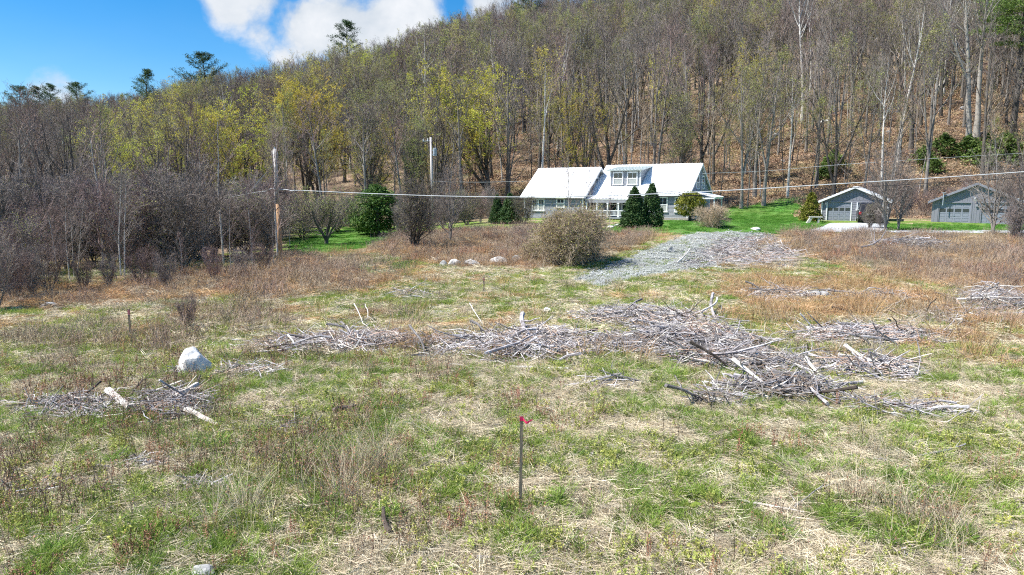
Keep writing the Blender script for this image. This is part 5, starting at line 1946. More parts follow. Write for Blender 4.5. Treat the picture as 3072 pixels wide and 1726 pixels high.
# trees whose words came out the same are told apart by their order from left to right
same = {}
for (t, u) in ALLT:
    same.setdefault(t['label'], []).append((u, t))
NTH = ["first", "second", "third", "fourth", "fifth", "sixth", "seventh", "eighth", "ninth", "tenth", "eleventh", "twelfth", "thirteenth", "fourteenth", "fifteenth", "sixteenth", "seventeenth", "eighteenth"]
for lab, lst in same.items():
    if len(lst) < 2:
        continue
    lst.sort(key=lambda a: a[0])
    for i, (u, t) in enumerate(lst):
        if len(lst) == 2:
            w_ = ("left", "right")[i] + " of two"
        elif len(lst) == 3:
            w_ = ("left", "middle", "right")[i] + " of three"
        elif i < 18:
            w_ = NTH[i] + " from left"
        else:
            w_ = "farther right"
        cut = lab.split()
        if len(cut) + len(w_.split()) > 16:
            lab = lab.replace("slightly leaning ", "").replace("understorey ", "").replace("pole-like ", "").replace("dark many-stemmed", "dark").replace("reddish brown upright", "brown")
        t['label'] = lab + ", " + w_

# ------------------------------------------------------------------ stakes
p = P(1561, 1531)
st = empty("survey_stake", p)
tag(st, "weathered square wooden stake with a pink ribbon in the near grass", "stake", "survey stakes")
topz = (CAMZ + px_dir(1565, 1248)[2] / px_dir(1565, 1248)[1] * p.y) - p.z
b = MB()
b.add([(-.019, -.015, -.1), (.019, -.015, -.1), (.019, .015, -.1), (-.019, .015, -.1), (-.005, -.015, topz), (.031, -.015, topz + .004), (.031, .015, topz), (-.005, .015, topz - .003)],
      [(0, 3, 2, 1), (4, 5, 6, 7), (0, 1, 5, 4), (1, 2, 6, 5), (2, 3, 7, 6), (3, 0, 4, 7)])
b.build("post", M_STAKE, st)
rb = MB()
xo = .012
rb.box(xo - .022, xo + .024, -.019, .019, topz - .060, topz - .008)
V = []; n = 9
for i in range(n):
    t = i / (n - 1)
    x = xo + .02 + .115 * t; z = topz - .03 - .045 * t ** .8 - .02 * math.sin(t * 5); y = -.02 - .03 * math.sin(t * 4)
    V += [(x, y, z - .017 * (1 - .5 * t)), (x, y + .004, z + .017 * (1 - .5 * t))]
rb.add(V, [(2 * i, 2 * i + 2, 2 * i + 3, 2 * i + 1) for i in range(n - 1)])
V = [(xo + .0 + .01 * i, -.021 - .004 * i, topz - .055 - .02 * i) for i in range(4)]
rb.build("ribbon", M_PINK, st)


def small_stake(px, by, ty, label, col=M_RUST):
    p = P(px, by)
    t = empty("survey_stake", p)
    tag(t, label, "stake", "survey stakes")
    h = (CAMZ + px_dir(px, ty)[2] / px_dir(px, ty)[1] * p.y) - p.z
    MB().box(-.022, .022, -.018, .018, -.1, h).build("post", M_STAKE, t)
    MB().box(-.026, .026, -.022, .022, h - .16, h - .02).build("ribbon", M_PINKF, t)


small_stake(392, 1010, 928, "thin stake with a faded pink top in the left weeds, beyond the white boulder")
small_stake(1452, 882, 832, "small far stake standing in the grass between boulder row and long brush pile")


# ------------------------------------------------------------------ rocks
def rock(px, by, w_px, h_px, seed, label, m=M_ROCK, group=None, rough=.2, depth=.8, rz=0., sub=3, planes=None):
    p = P(px, by)
    s = p.y / FPX
    w = w_px * s; h = h_px * s * 1.05
    me = make_rock("boulder", seed, w * .56, w * .56 * depth, h / .95, m, rough, sub, planes=planes)
    o = link("boulder", me, None, (p.x, p.y + w * .3 * depth, p.z), (0, 0, rz))
    tag(o, label, "boulder", group)
    return o


rock(567, 1126, 104, 74, 5, "big white boulder among broken sticks on the left", rz=.1, sub=4, depth=.85, rough=.16,
     planes=[((-.75, -.45, .45), .60), ((.15, -.35, .9), .66), ((.85, -.35, .35), .66), ((.35, -.95, .2), .62), ((-.35, -.95, .0), .66), ((-1, .1, -.1), .82), ((.6, .2, .75), .74), ((-.3, .6, .8), .7), ((0, 1, .2), .75)])
rock(141, 927, 50, 16, 9, "small whitish boulder in the far left brown weeds", M_ROCK)
for (x, y, w, h, s, l, m) in ((1327, 800, 24, 15, 11, "darker half-hidden stone, leftmost of the boulder row", M_ROCKG), (1363, 800, 36, 18, 12, "squarish white boulder, second of the row at the foot of the bank", M_ROCK),
                              (1417, 799, 60, 18, 13, "long flat white boulder in the middle of the row at the foot of the bank", M_ROCK), (1498, 791, 52, 17, 14, "rounded white boulder before the olive bush", M_ROCK),
                              (1550, 785, 32, 15, 15, "small pinkish boulder, last of the row under the olive bush", M_ROCKG), (1432, 784, 22, 8, 16, "small stone lying behind the long flat white boulder", M_ROCKG)):
    rock(x, y, w, h, s, l, m, "boulders in a row at the foot of the bank")
rock(2466, 897, 66, 20, 17, "flat pale blue grey stone among sticks in the orange grass", M_ROCKG)
rock(2304, 916, 18, 20, 18, "small upright whitish stone left of the flat pale one", M_ROCK)
rock(1640, 936, 26, 11, 19, "small round stone in the green grass above the long brush pile", M_ROCK)
rock(602, 1735, 76, 26, 20, "low grey stone sunk in the grass at the bottom edge", M_ROCKG)
rock(1920, 712, 20, 9, 21, "little pale stone at the upper left corner of the gravel", M_ROCK)
rock(2012, 757, 20, 14, 23, "grey lump of stone in the dead grass beside the gravel", M_ROCKG)
rock(2520, 748, 34, 12, 24, "pale rounded stone in the brush below the lane", M_ROCKG)
rock(2270, 690, 30, 6, 25, "low pale stone at the lawn edge above the gravel", M_ROCK)

# stepping stones / flat slabs across the lawn before the porch
for i, (x, y, w, h) in enumerate(((1878, 672, 30, 5), (1856, 678, 28, 5), (1832, 683, 26, 5))):
    rock(x, y, w, h, 30 + i, "flat slab of the stone path before the porch, %s" % ("nearest the spruce", "the middle one", "farthest from the spruce")[i], M_ROCK, "path slabs before the porch")

# ------------------------------------------------------------------ dead wood
M_LOG = mat("grey_bark_log", [(.30, .25, .21), (.48, .43, .385), (.60, .56, .51), (.66, .62, .57)], .8, 5, bump=.6, bscale=30)
M_DEADM = mat("old_grey_twig", [(.10, .09, .085), (.20, .185, .18), (.30, .28, .275)], .85, 3)
BR = [stick_mesh("branch", 200 + i, 1.6, .034, [M_DEAD, M_DEAD, M_DEAD, M_DEADM, M_DEAD, M_DEADD, M_DEAD, M_DEADM, M_DEADP, M_DEAD, M_DEADM, M_DEAD][i], forks=[2, 3, 1, 4, 2, 2][i % 6], wob=[.14, .24, .10, .3, .18, .22][i % 6], k=7) for i in range(12)]
TH = [stick_mesh("stick", 240 + i, 1.0, .014, [M_DEAD, M_DEADP, M_DEAD][i % 3], forks=1, wob=.10, n=4, k=5) for i in range(8)]
rngp = np.random.default_rng(77)


def pile(x0, x1, y0, y1, h, nbig, nsmall, label, big=1.0, thin=1.0, tilt=0, dirx=0.0, n_chip=0, spread=.75, name="brush_pile", outline=None):
    """heap of dead branches; x0..x1, y0..y1 is the ground it covers, as the photograph shows it; tilt shifts rows along x"""
    c = P((x0 + x1) / 2, (y0 + y1) / 2)
    t = empty(name, c)
    tag(t, label, "brush pile", "heaps of bleached dead branches")

    # ground points of the heap on a small grid, then interpolated
    ga = np.linspace(-1, 1, 9); gb = np.linspace(-1, 1, 7)
    G = np.array([[P((x0 + x1) / 2 + a * (x1 - x0) / 2, (y0 + y1) / 2 + b * (y1 - y0) / 2 * (1 - .25 * abs(a)) + a * tilt)[:] for b in gb * 1.2] for a in ga * 1.2])

    def spot():
        while True:
            a = rngp.uniform(-1, 1) * 1.15; b = rngp.uniform(-1, 1) * 1.2
            rr_ = a * a + b * b
            if rr_ > 1.5 or rngp.uniform() > math.exp(-max(0, rr_ - .25) * 2.2) * (.35 + 1.3 * float(vnoise(a * 3.1 + x0, b * 2.3 + y0, 4))):
                continue
            fa = (max(-1, min(1, a / 1.2)) + 1) * 4; fb = (max(-1, min(1, b / 1.2)) + 1) * 3
            ia = min(int(fa), 7); ib = min(int(fb), 5); fa -= ia; fb -= ib
            q = Vector(G[ia, ib] * (1 - fa) * (1 - fb) + G[ia + 1, ib] * fa * (1 - fb) + G[ia, ib + 1] * (1 - fa) * fb + G[ia + 1, ib + 1] * fa * fb)
            e = max(0, 1 - a * a) * max(0, 1 - b * b)
            lump = .45 + 1.1 * float(vnoise(q.x * 1.3, q.y * 1.3, 12))
            return q, h * 1.0 * e ** .6 * lump
    nsmall = int(nsmall * 1.9)
    nbig = int(nbig * 1.25)
    for i in range(nbig):
        q, hh = spot()
        o = link("branch", BR[int(rngp.integers(len(BR)))], t)
        s = big * (rngp.uniform(.35, .95) if rngp.uniform() < .8 else rngp.uniform(.9, 1.4))
        o.location = (q.x - c.x, q.y - c.y, q.z - c.z + .03 + hh * rngp.uniform(.05, 1))
        o.rotation_euler = (rngp.uniform(0, 6.28), rngp.normal() * (.11 + .28 * (rngp.uniform() < .15)) - .05, dirx + rngp.normal() * spread + (math.pi if rngp.uniform() < .5 else 0))
        o.scale = (s, s * rngp.uniform(.7, 1.2), s * rngp.uniform(.7, 1.2))
    S = Soup()
    A = []; R = []
    for i in range(nsmall):
        q, hh = spot()
        L = rngp.uniform(.25, 1.0) * thin * (.8 if rngp.uniform() < .7 else 1.3)
        az = dirx + rngp.normal() * (spread + .25)
        el = rngp.normal() * .26 + (.6 if rngp.uniform() < .06 else 0)
        d = v3(math.cos(az) * math.cos(el), math.sin(az) * math.cos(el), math.sin(el))
        zc = max(.01, hh * rngp.uniform(0, .95))
        pp = v3(q.x - c.x, q.y - c.y, q.z - c.z + zc)
        A.append(np.array([pp - d * L / 2, pp + rngp.normal(size=3) * L * .10, pp + d * L / 2]))
        r = rngp.uniform(.004, .013) * (.7 + .5 * thin)
        R.append([r, r * .85, r * .45])
    A = np.array(A); A[:, :, 2] = np.maximum(A[:, :, 2], -.02 + 0 * A[:, :, 2]); R = np.array(R)
    pick = rngp.integers(0, 10, len(A))
    for m, sel in ((0, pick < 4), (1, pick == 4), (2, (pick == 5) | (pick == 6)), (3, pick >= 7)):
        if sel.any():
            S.add(*tubes_np(A[sel], R[sel], 3), m)
    o = link("twigs", S.mesh("twigs", [M_DEAD, M_DEADP, M_WEEDB, M_DEADM]), t)
    o['kind'] = 'stuff'
    return t


def stick_thing(px0, py0, px1, py1, r, label, m=M_DEADP, name="fallen_branch", cat="branch", forks=1, z0=0., z1=0., seed=None, wob=.05, lift=.02, group="lone branches lying in the meadow", taper=.6):
    a = P(px0, py0); b = P(px1, py1)
    a.z += z0; b.z += z1
    L = (b - a).length
    me = stick_mesh(name, seed or int(px0 + py0), L, r, m, forks=forks, wob=wob, k=9, n=6, taper=taper)
    o = link(name, me, None, (a + b) / 2 + Vector((0, 0, r * .7 + lift)))
    o.rotation_euler = (b - a).to_track_quat('X', 'Z').to_euler()
    tag(o, label, cat, group)
    return o


pile(760, 1300, 1005, 1072, .30, 30, 620, "long low brush pile, left end of the middle row, with upright forked sticks", dirx=.05, tilt=-6)
pile(1330, 1850, 1000, 1094, .42, 40, 950, "brush pile in the centre with a dark upturned stump in it", dirx=0, spread=.7)
pile(1230, 1400, 1020, 1082, .16, 10, 260, "thin low stretch of sticks joining the left and central heaps", dirx=.1)
pile(1780, 1960, 1010, 1075, .26, 14, 360, "stretch of tangled sticks between the central and largest heaps", dirx=-.1)
pile(1710, 2190, 935, 995, .42, 34, 620, "rear brush pile of thick curved limbs above the central heap", dirx=-.1, spread=.6, tilt=10)
pile(1880, 2330, 985, 1108, .50, 46, 1100, "largest brush pile, tall tangled heap right of the centre", dirx=-.35, spread=.7, tilt=22)
pile(2080, 2470, 1070, 1128, .30, 26, 560, "tapering tail of the largest heap running down to the right", dirx=-.2, tilt=8)
pile(2370, 2850, 985, 1045, .24, 28, 620, "flat brush pile on the right behind the others", dirx=-.08, spread=.4, tilt=6)
pile(2440, 2770, 1092, 1148, .30, 20, 380, "brush pile with a curved white limb on the right", dirx=-.3, tilt=12, spread=.5)
pile(2170, 2540, 1140, 1212, .30, 26, 520, "front brush pile with a bowed root at its left", dirx=.1, spread=.9, tilt=6)
pile(2090, 2215, 1185, 1222, .10, 7, 150, "small patch of sticks left of the front brush pile", dirx=0)
pile(2490, 2900, 1212, 1262, .10, 12, 200, "thin line of sticks trailing off to the lower right", dirx=-.28, spread=.2, tilt=20)
pile(2210, 2500, 868, 912, .28, 20, 320, "small brush pile around the flat pale stone", dirx=0, spread=.6)
pile(2500, 2770, 885, 915, .22, 14, 240, "scattered dead branches in the orange grass", dirx=.05)
pile(2850, 3130, 868, 950, .45, 30, 460, "brush heap at the right edge beyond the orange grass", dirx=0, spread=.9)
pile(2650, 3100, 925, 985, .12, 14, 260, "loose scatter of bleached sticks at the right edge", dirx=.1, spread=.6)
pile(2100, 2420, 716, 806, .32, 20, 620, "grey spread of chips and limbs beside the gravel bank", dirx=-.15, spread=.7, big=1.1, thin=1.5)
pile(2600, 2850, 728, 762, .6, 16, 260, "brown pile of dead limbs in the brush below the lane", dirx=0, big=1.8, thin=1.8, spread=.35)
pile(40, 420, 1190, 1275, .13, 14, 620, "spread of broken sticks at the left with two thick logs nearby", dirx=.1, spread=.9, thin=.7, big=.6)
pile(370, 650, 1170, 1268, .18, 16, 460, "heap of narrow sticks right of the thick pale log", dirx=.5, spread=.4, thin=.75, big=.6)
pile(640, 860, 1098, 1135, .10, 9, 220, "broken sticks scattered right of the white boulder", dirx=.2, spread=.7, thin=.7, big=.6)
pile(500, 560, 1112, 1132, .10, 4, 60, "few sticks leaning on the left foot of the white boulder", dirx=.7, spread=.5, thin=.6, big=.5)
pile(305, 500, 1372, 1418, .05, 4, 160, "small litter of pale wood chips in the left grass", thin=.4, big=.35, spread=1)
pile(520, 690, 1440, 1482, .05, 4, 150, "litter of pale chips with a white lump, low left", thin=.4, big=.35, spread=1)
pile(-20, 180, 1440, 1500, .05, 4, 160, "litter of grey chips at the left edge", thin=.45, big=.4, spread=.8)
pile(1160, 1330, 872, 900, .08, 6, 70, "thin scatter of twigs in the green grass beyond the long pile", dirx=0)
pile(1740, 1900, 1140, 1170, .04, 4, 60, "few grey twigs before the largest heap", thin=.7)
pile(780, 960, 1265, 1310, .04, 3, 90, "scatter of twigs in the brown weeds left of the stake", thin=.6, big=.6)

ST = stick_thing
ST(320, 1204, 398, 1240, .072, "thick pale log with a peeled end lying over the left sticks", M_LOG, "log", "log", 0, z0=.12, z1=.06, wob=.07, group="thick logs on the left", taper=.15)
ST(516, 1224, 596, 1190, .062, "stout pale log slanting up to the right on the left heap", M_LOG, "log", "log", 1, z0=.11, z1=.15, wob=.05, group="thick logs on the left", taper=.2)
ST(548, 1252, 668, 1280, .055, "long rounded log slanting down right below the left heap", M_LOG, "log", "log", 0, z0=.05, z1=.02, wob=.05, group="thick logs on the left", taper=.3)
ST(318, 1270, 392, 1278, .03, "pale straight stick along the front of the left heap", M_DEADP)
ST(415, 1277, 520, 1266, .028, "second pale straight stick along the front of the left heap, to its right", M_DEADP)
ST(310, 1168, 385, 1142, .022, "dark charred stick in the grass left of the white boulder", M_DEADD)
ST(388, 1205, 430, 1160, .03, "dark broken limb with a jagged top rising behind the thick pale log", M_DEADD, z1=.16)
ST(0, 1462, 168, 1404, .022, "long slim pale branch at the left edge", M_DEAD, forks=2)
ST(-30, 1330, 60, 1300, .016, "grey twig at the far left edge of the grass", M_DEAD)
ST(840, 1345, 1000, 1322, .02, "grey branch half hidden among the brown weeds left of the stake", M_DEAD, forks=2)
ST(1300, 943, 1372, 936, .05, "short thick white log alone in the grass above the long pile", M_DEADP, "log", "log", 0, taper=.2, group=None)
ST(1530, 1108, 1705, 1114, .045, "long pale log lying before the central pile", M_DEADP, "log", "log", 1, group=None, taper=.3)
ST(1345, 1100, 1425, 1103, .03, "short pale limb under the left end of the central pile", M_DEADP, forks=1)
ST(990, 1092, 1035, 1082, .022, "short white stick in the grass before the long left pile", M_DEADP)
ST(1268, 1385, 1335, 1352, .014, "thin curved twig right of the tall weeds", M_DEAD, forks=2, wob=.12)
ST(2555, 1382, 2690, 1384, .028, "low pale branch in the straw on the right", M_DEAD, forks=1)
ST(2770, 1382, 2885, 1352, .022, "thin arched branch continuing to the right in the straw", M_DEAD, forks=2, z1=.08, wob=.08)
ST(2225, 1508, 2410, 1560, .018, "pale branch lying in the near straw right of the stake", M_DEADP, forks=2, wob=.07)
ST(2390, 1535, 2460, 1488, .012, "short forked twig rising from the pale branch right of the stake", M_DEAD, forks=2, z1=.09)
ST(2370, 1575, 2520, 1600, .012, "slim broken stick in the near grass on the right", M_DEAD)
ST(2812, 1206, 2960, 1250, .03, "long straight pale branch slanting down near the right edge", M_DEADP, forks=1, wob=.05)
ST(2955, 1118, 3042, 1120, .035, "short white log at the right edge", M_DEADP, "log", "log", 0, taper=.1, group=None)
ST(2750, 1092, 2840, 1098, .03, "pale stick just right of the curved white limb", M_DEADP, forks=0)
ST(2752, 1090, 2752, 1086, .02, "upright forked grey snag between the right piles", M_DEAD, forks=3, z1=.55)
ST(2580, 940, 2628, 938, .045, "short thick pale log in the orange grass", M_DEADP, "log", "log", 0, taper=.1, group=None)
ST(2650, 930, 2725, 912, .03, "curved white branch right of the short thick log", M_DEADP, forks=1, wob=.1)
ST(2825, 1018, 2865, 985, .02, "thin leaning stick above the flat right pile", M_DEAD, forks=1, z1=.5)
ST(2205, 970, 2295, 985, .035, "white limb slanting between the rear pile and the flat right pile", M_DEADP, forks=1)
ST(2240, 1030, 2285, 1012, .04, "stubby pale limb right of the tall tangled heap", M_DEADP, forks=0)
ST(2530, 1088, 2660, 1128, .05, "curved thick white limb arching over the right pile", M_DEADP, forks=2, z0=.35, z1=.05, wob=.08, group=None)
ST(2205, 1135, 2285, 1185, .05, "bowed pale root over the front brush pile", M_DEADP, forks=2, z0=.35, z1=.02, wob=.10, group=None)
ST(2425, 1110, 2460, 1150, .045, "pale limb stub leaning on the front brush pile", M_DEADP, forks=1, z0=.2, group=None)
ST(1065, 955, 1102, 1000, .02, "thin curved upright stick at the back of the long left pile", M_DEADP, forks=1, z0=.42, wob=.1, group="upright sticks of the long left pile")
ST(1085, 950, 1115, 1000, .016, "second curved upright stick at the back of the long left pile", M_DEADP, forks=1, z0=.36, wob=.1, group="upright sticks of the long left pile")
ST(1420, 950, 1450, 995, .016, "slender upright stick left of the central pile", M_DEADP, forks=0, z0=.40, wob=.08, group=None)
ST(2145, 930, 2125, 965, .05, "stout broken stub standing in the rear pile", M_DEAD, forks=0, z0=.5, group=None, taper=.2)
ST(2130, 935, 2130, 968, .035, "pale upright stump beside the stout stub in the rear pile", M_DEADP, forks=0, z0=.42, group=None, taper=.1)
ST(1590, 1010, 1570, 1060, .07, "dark upturned stump limb in the central pile", M_DEAD, "stump", "stump", 3, z0=.55, wob=.1, group=None, taper=.3)
ST(2430, 1075, 2760, 1100, .02, "long thin dark branch reaching right from the largest heap", M_DEADD, forks=3, z0=.15, z1=.15, group=None)
ST(2495, 940, 2560, 945, .05, "black broken stump lying in the orange grass", M_DEADD, "stump", "stump", 3, z0=.15, group=None)
ST(2035, 818, 2120, 820, .06, "short bleached limb at the foot of the gravel", M_DEADP, forks=1, group=None)
ST(2040, 792, 2065, 770, .06, "white forked root standing on the gravel edge", M_DEADP, forks=3, z1=.35, group=None)
ST(2565, 758, 2700, 745, .06, "long bare grey limb resting on the brown pile below the lane", M_DEAD, forks=3, z0=.3, z1=.5, wob=.1, group=None)
ST(1146, 1575, 1170, 1618, .022, "dark horn-shaped snag curving out of the near grass", M_DEADD, "snag", "snag", 0, z0=.16, wob=.12, group=None, taper=-.4)
ST(1020, 1250, 1060, 1228, .06, "dark rotten root clump among the brown weeds", M_DEADD, "stump", "stump", 4, z1=.10, wob=.2, group=None, taper=.2)
ST(590, 1180, 600, 1150, .02, "short dark split stub standing above the left heap", M_DEADD, "snag", "snag", 2, z1=.14, wob=.03, group=None, taper=.1)
ST(1430, 1688, 1530, 1692, .028, "rotten grey log sunk in the grass at the bottom of the picture", M_DEADM, "log", "log", 1, group=None, taper=.2)
ST(60, 1570, 190, 1525, .02, "dark stick in the weeds at the lower left edge", M_DEADD, forks=1, group=None)

# fallen trunks on the slope
rngl = np.random.default_rng(31)
for i, (x0, y0, x1, y1, r, l) in enumerate(((2300, 470, 2450, 428, .16, "long dark fallen trunk crossing the slope above the small spruce"), (2620, 332, 2757, 318, .14, "pale fallen trunk lying level between the garages' trees"),
                                            (2410, 318, 2440, 313, .14, "short pale log high on the slope right of the tall birch"), (2150, 552, 2260, 530, .12, "dark fallen trunk behind the house gable"),
                                            (2790, 380, 2850, 350, .18, "dark log slanting up behind the larger garage"), (2300, 445, 2390, 415, .16, "dark log just above the long one on the slope"),
                                            (2930, 410, 3030, 375, .18, "dark fallen trunk left of the big pine"), (2600, 345, 2700, 335, .12, "second pale log lying below the level one"),
                                            (1850, 430, 1960, 415, .14, "fallen trunk in the leaves behind the dormer"), (2080, 395, 2180, 365, .15, "fallen trunk in the leaves above the right gable"),
                                            (2560, 440, 2640, 425, .12, "broken log in the leaves above the smaller garage"), (2680, 300, 2760, 290, .15, "log high between the garages' trees"),
                                            (2960, 318, 3040, 322, .16, "level log at the right edge behind the big pine"), (2200, 500, 2290, 487, .10, "thin fallen trunk right of the house"))):
    ST(x0, y0, x1, y1, r, l, M_DEAD if 'pale' in l else M_DEADD, "fallen_log", "log", 2, group="fallen trunks on the slope", lift=.05, seed=900 + i)
rp = P(2510, 368)
for i, (x, y, w, h) in enumerate(((2478, 372, 30, 12), (2350, 488, 18, 8), (2330, 410, 20, 9), (2560, 405, 16, 10), (2668, 402, 16, 9), (2140, 470, 16, 9), (2890, 330, 18, 8), (2215, 322, 16, 8))):
    rock(x, y, w, h, 60 + i, "grey rock on the leafy slope %s" % ("right of the tall birch", "above the small spruce, lower one", "near the base of the tall birch", "above the smaller garage", "between the garages", "above the right gable",
                                                                      "above the larger garage", "high above the side lawn")[i], M_ROCKG, "rocks on the leafy slope", sub=2)

# ------------------------------------------------------------------ ground plants
rg = np.random.default_rng(909)
M_WEEDS = mat("weed_stem_dark", [(.13, .085, .06), (.22, .15, .11), (.34, .25, .18)], .8, 1.2, rnd=.3, hsv=.015)
GR = [blades_mesh("green_tuft", 300 + i, 46, .15, .008, .07, M_GRASS, lean=.45) for i in range(4)]
GY = [blades_mesh("yellow_green_tuft", 310 + i, 40, .11, .006, .07, M_GRASSY, lean=.5) for i in range(3)]
TH_ = [blades_mesh("thatch", 320 + i, 60, .20, .0055, .13, M_STRAW, lying=.05, lean=.2) for i in range(5)]
TO = [blades_mesh("orange_thatch", 330 + i, 60, .22, .006, .13, M_STRAWO, lying=.06, lean=.2) for i in range(3)]
TA = [blades_mesh("tall_straw", 340 + i, 12, .50, .004, .07, M_STRAW, lean=.22, k=4, heads=3, head_m=M_STRAWO) for i in range(4)]
WR = [forb_mesh("rusty_weed", 350 + i, 6, .26, 16, .010, M_RUST, M_RUST, spread=.05, lean=.12) for i in range(3)]
WB = [brush_mesh("brown_weed", 360 + i, 6, .42, M_WEEDS, spread=.30, r=.0036, subs=2, lean=.10, leaves=1, leaf=.009, m2=M_RUST) for i in range(3)]
FB = [forb_mesh("leafy_sprout", 370 + i, 7, .20, 12, .017, M_GRASSY, M_GRASSY, spread=.06, lean=.2) for i in range(3)]
RO = [blades_mesh("leaf_rosette", 380 + i, 16, .12, .022, .03, M_GRASS, lean=.8) for i in range(2)]
CH = [chips_mesh("chips", 390 + i, 16, .12, .012, M_CHIP, spread=.28) for i in range(4)]
SN = [stones_mesh("stones", 395 + i, 24, .030, M_GRAVEL, spread=.3) for i in range(4)]
BB = [brush_mesh("dry_brush", 400 + i, 46, .85, M_WEEDB, spread=.65, r=.006, subs=5, lean=.28, leaves=0) for i in range(3)]
BR_ = [brush_mesh("rust_brush", 410 + i, 46, .75, M_RUST, spread=.65, r=.006, subs=4, lean=.30, leaves=0) for i in range(2)]
BT = [brush_mesh("tan_brush", 420 + i, 50, .70, M_TWIGT, spread=.65, r=.006, subs=4, lean=.40, leaves=0) for i in range(2)]
BG = [brush_mesh("grey_brush", 425 + i, 40, 1.0, M_TWIG, spread=.6, r=.006, subs=6, lean=.30, leaves=0) for i in range(2)]
FG = [blades_mesh("meadow_patch", 430 + i, 110, .14, .013, .32, M_GRASS, lean=.4) for i in range(3)]
FY = [blades_mesh("meadow_patch_yellow", 440 + i, 100, .13, .013, .32, M_GRASSY, lean=.45) for i in range(2)]
FT = [blades_mesh("straw_patch", 450 + i, 110, .26, .012, .32, M_STRAW, lying=.08, lean=.2) for i in range(3)]
FO = [blades_mesh("orange_patch", 460 + i, 110, .34, .012, .32, M_STRAWO, lying=.12, lean=.3) for i in range(3)]
FTA = [blades_mesh("standing_straw", 465 + i, 50, .55, .010, .35, M_STRAWO, lean=.25) for i in range(2)]
LW = [blades_mesh("lawn_patch", 470 + i, 120, .09, .016, .40, mat("lawn_blade", [(.07, .20, .02), (.10, .26, .03), (.16, .32, .05)], .7, 1.3, rnd=.2, trans=.3), lean=.4) for i in range(2)]
LL = [blades_mesh("leaf_patch", 480 + i, 40, .10, .06, .6, mat("fallen_leaf", [(.28, .18, .11), (.40, .27, .165), (.50, .37, .24)], .8, 1.3, rnd=.3, hsv=.02), lying=.05, lean=.2, k=2) for i in range(3)]


def dist(n, y0, y1, power=1):
    x, y = rand_cam_points(rg, n, y0, y1, power)
    z = ground_z(x, y)
    return x, y, z, zones_at(x, y, z)


def emit(name, protos, x, y, z, keep, s0, s1, label, tilt=.12, hmul=None, patch=0.):
    k = np.nonzero(keep)[0]
    n = len(k)
    s = rg.uniform(s0, s1, n)
    if hmul is not None:
        s = s * hmul[k]
    pts = np.stack([x[k], y[k], z[k]], -1)
    idx = rg.integers(0, len(protos), n)
    if patch:
        f = fbm(x[k] / patch, y[k] / patch, 333, 3) + rg.normal(size=n) * .05
        idx = np.clip(((f - .3) / .4 * len(protos)).astype(int), 0, len(protos) - 1)
    o = scatter(name, protos, pts, rg.uniform(0, 6.283, n), s, idx, label, None, rg.normal(size=(n, 2)) * tilt)
    print(name, n)
    return o


def rnd(n):
    return rg.uniform(0, 1, n)


# near meadow, 5 to 17 m
n = 27000
x, y, z, q = dist(n, 5.2, 17)
fine = fbm(x * 2.3, y * 2.3, 130, 3)
green = q['green'] * .75 + .25 * sstep(.45, .6, fine)
soft = ~(q['gravel'] | q['hard'])
emit("straw_litter", TH_, x, y, z, soft & (rnd(n) < 1.0 - .62 * green), .75, 1.5, "matted dry straw between the green tufts")
n = 27000
x, y, z, q = dist(n, 5.2, 17)
fine = fbm(x * 2.3, y * 2.3, 130, 3)
green = q['green'] * .75 + .25 * sstep(.45, .6, fine)
emit("grass", GR, x, y, z, (rnd(n) < .05 + .85 * green ** 1.5) & ~q['chips'], .45, 1.35, "fresh green grass tufts of the near meadow", hmul=.8 + .5 * fine)
x, y, z, q = dist(14000, 5.2, 17)
emit("grass", GY + FB, x, y, z, (rnd(14000) < .10 + .7 * sstep(.5, .6, fbm(x / 1.6, y / 1.6, 140, 3))), .6, 1.25, "yellow green grass and sprouts of the near meadow")
# weeds with their own patches: more on the left, and clumps named below
x, y, z, q = dist(8000, 5.2, 18)
wd = sstep(.46, .62, fbm(x / 1.5, y / 1.9, 150, 3)) * (.12 + .85 * sstep(1.2, -1.2, x)) + .02
emit("brown_weeds", WB, x, y, z, rnd(8000) < wd, .6, 1.25, "thin brown weed stems standing in the near grass", tilt=.08)
x, y, z, q = dist(4200, 5.2, 16)
wd = sstep(.54, .66, fbm(x / .9, y / 1.0, 155, 3)) * (.35 + .65 * sstep(2, -2, x))
emit("rusty_weeds", WR, x, y, z, rnd(4200) < wd, .6, 1.3, "rust red dead weeds in the near grass", tilt=.08)
x, y, z, q = dist(3600, 5.2, 18)
wd = sstep(.56, .70, fbm(x / 1.1, y / 1.3, 160, 3))
emit("tall_straw", TA, x, y, z, rnd(3600) < wd * .5 + .02, .6, 1.2, "tall pale straw stalks in the near grass", tilt=.25)
x, y, z, q = dist(700, 5.2, 15)
emit("rosettes", RO, x, y, z, rnd(700) < .25 + .5 * sstep(.5, .6, fbm(x / .8, y / .8, 170, 2)), .6, 1.4, "broad green leaf rosettes in the near grass")


def clump_at(name, protos, spots, label, s0=.8, s1=1.3, tilt=.1):
    P_ = []
    for (px, py, spx, m) in spots:
        c = P(px, py); s = spx * c.y / FPX
        for i in range(m):
            xx = c.x + rg.normal() * s * .5; yy = c.y + rg.normal() * s * .7
            P_.append((xx, yy, gz(xx, yy)))
    P_ = np.array(P_)
    n = len(P_)
    return scatter(name, protos, P_, rg.uniform(0, 6.28, n), rg.uniform(s0, s1, n), rg.integers(0, len(protos), n), label, None, rg.normal(size=(n, 2)) * tilt)


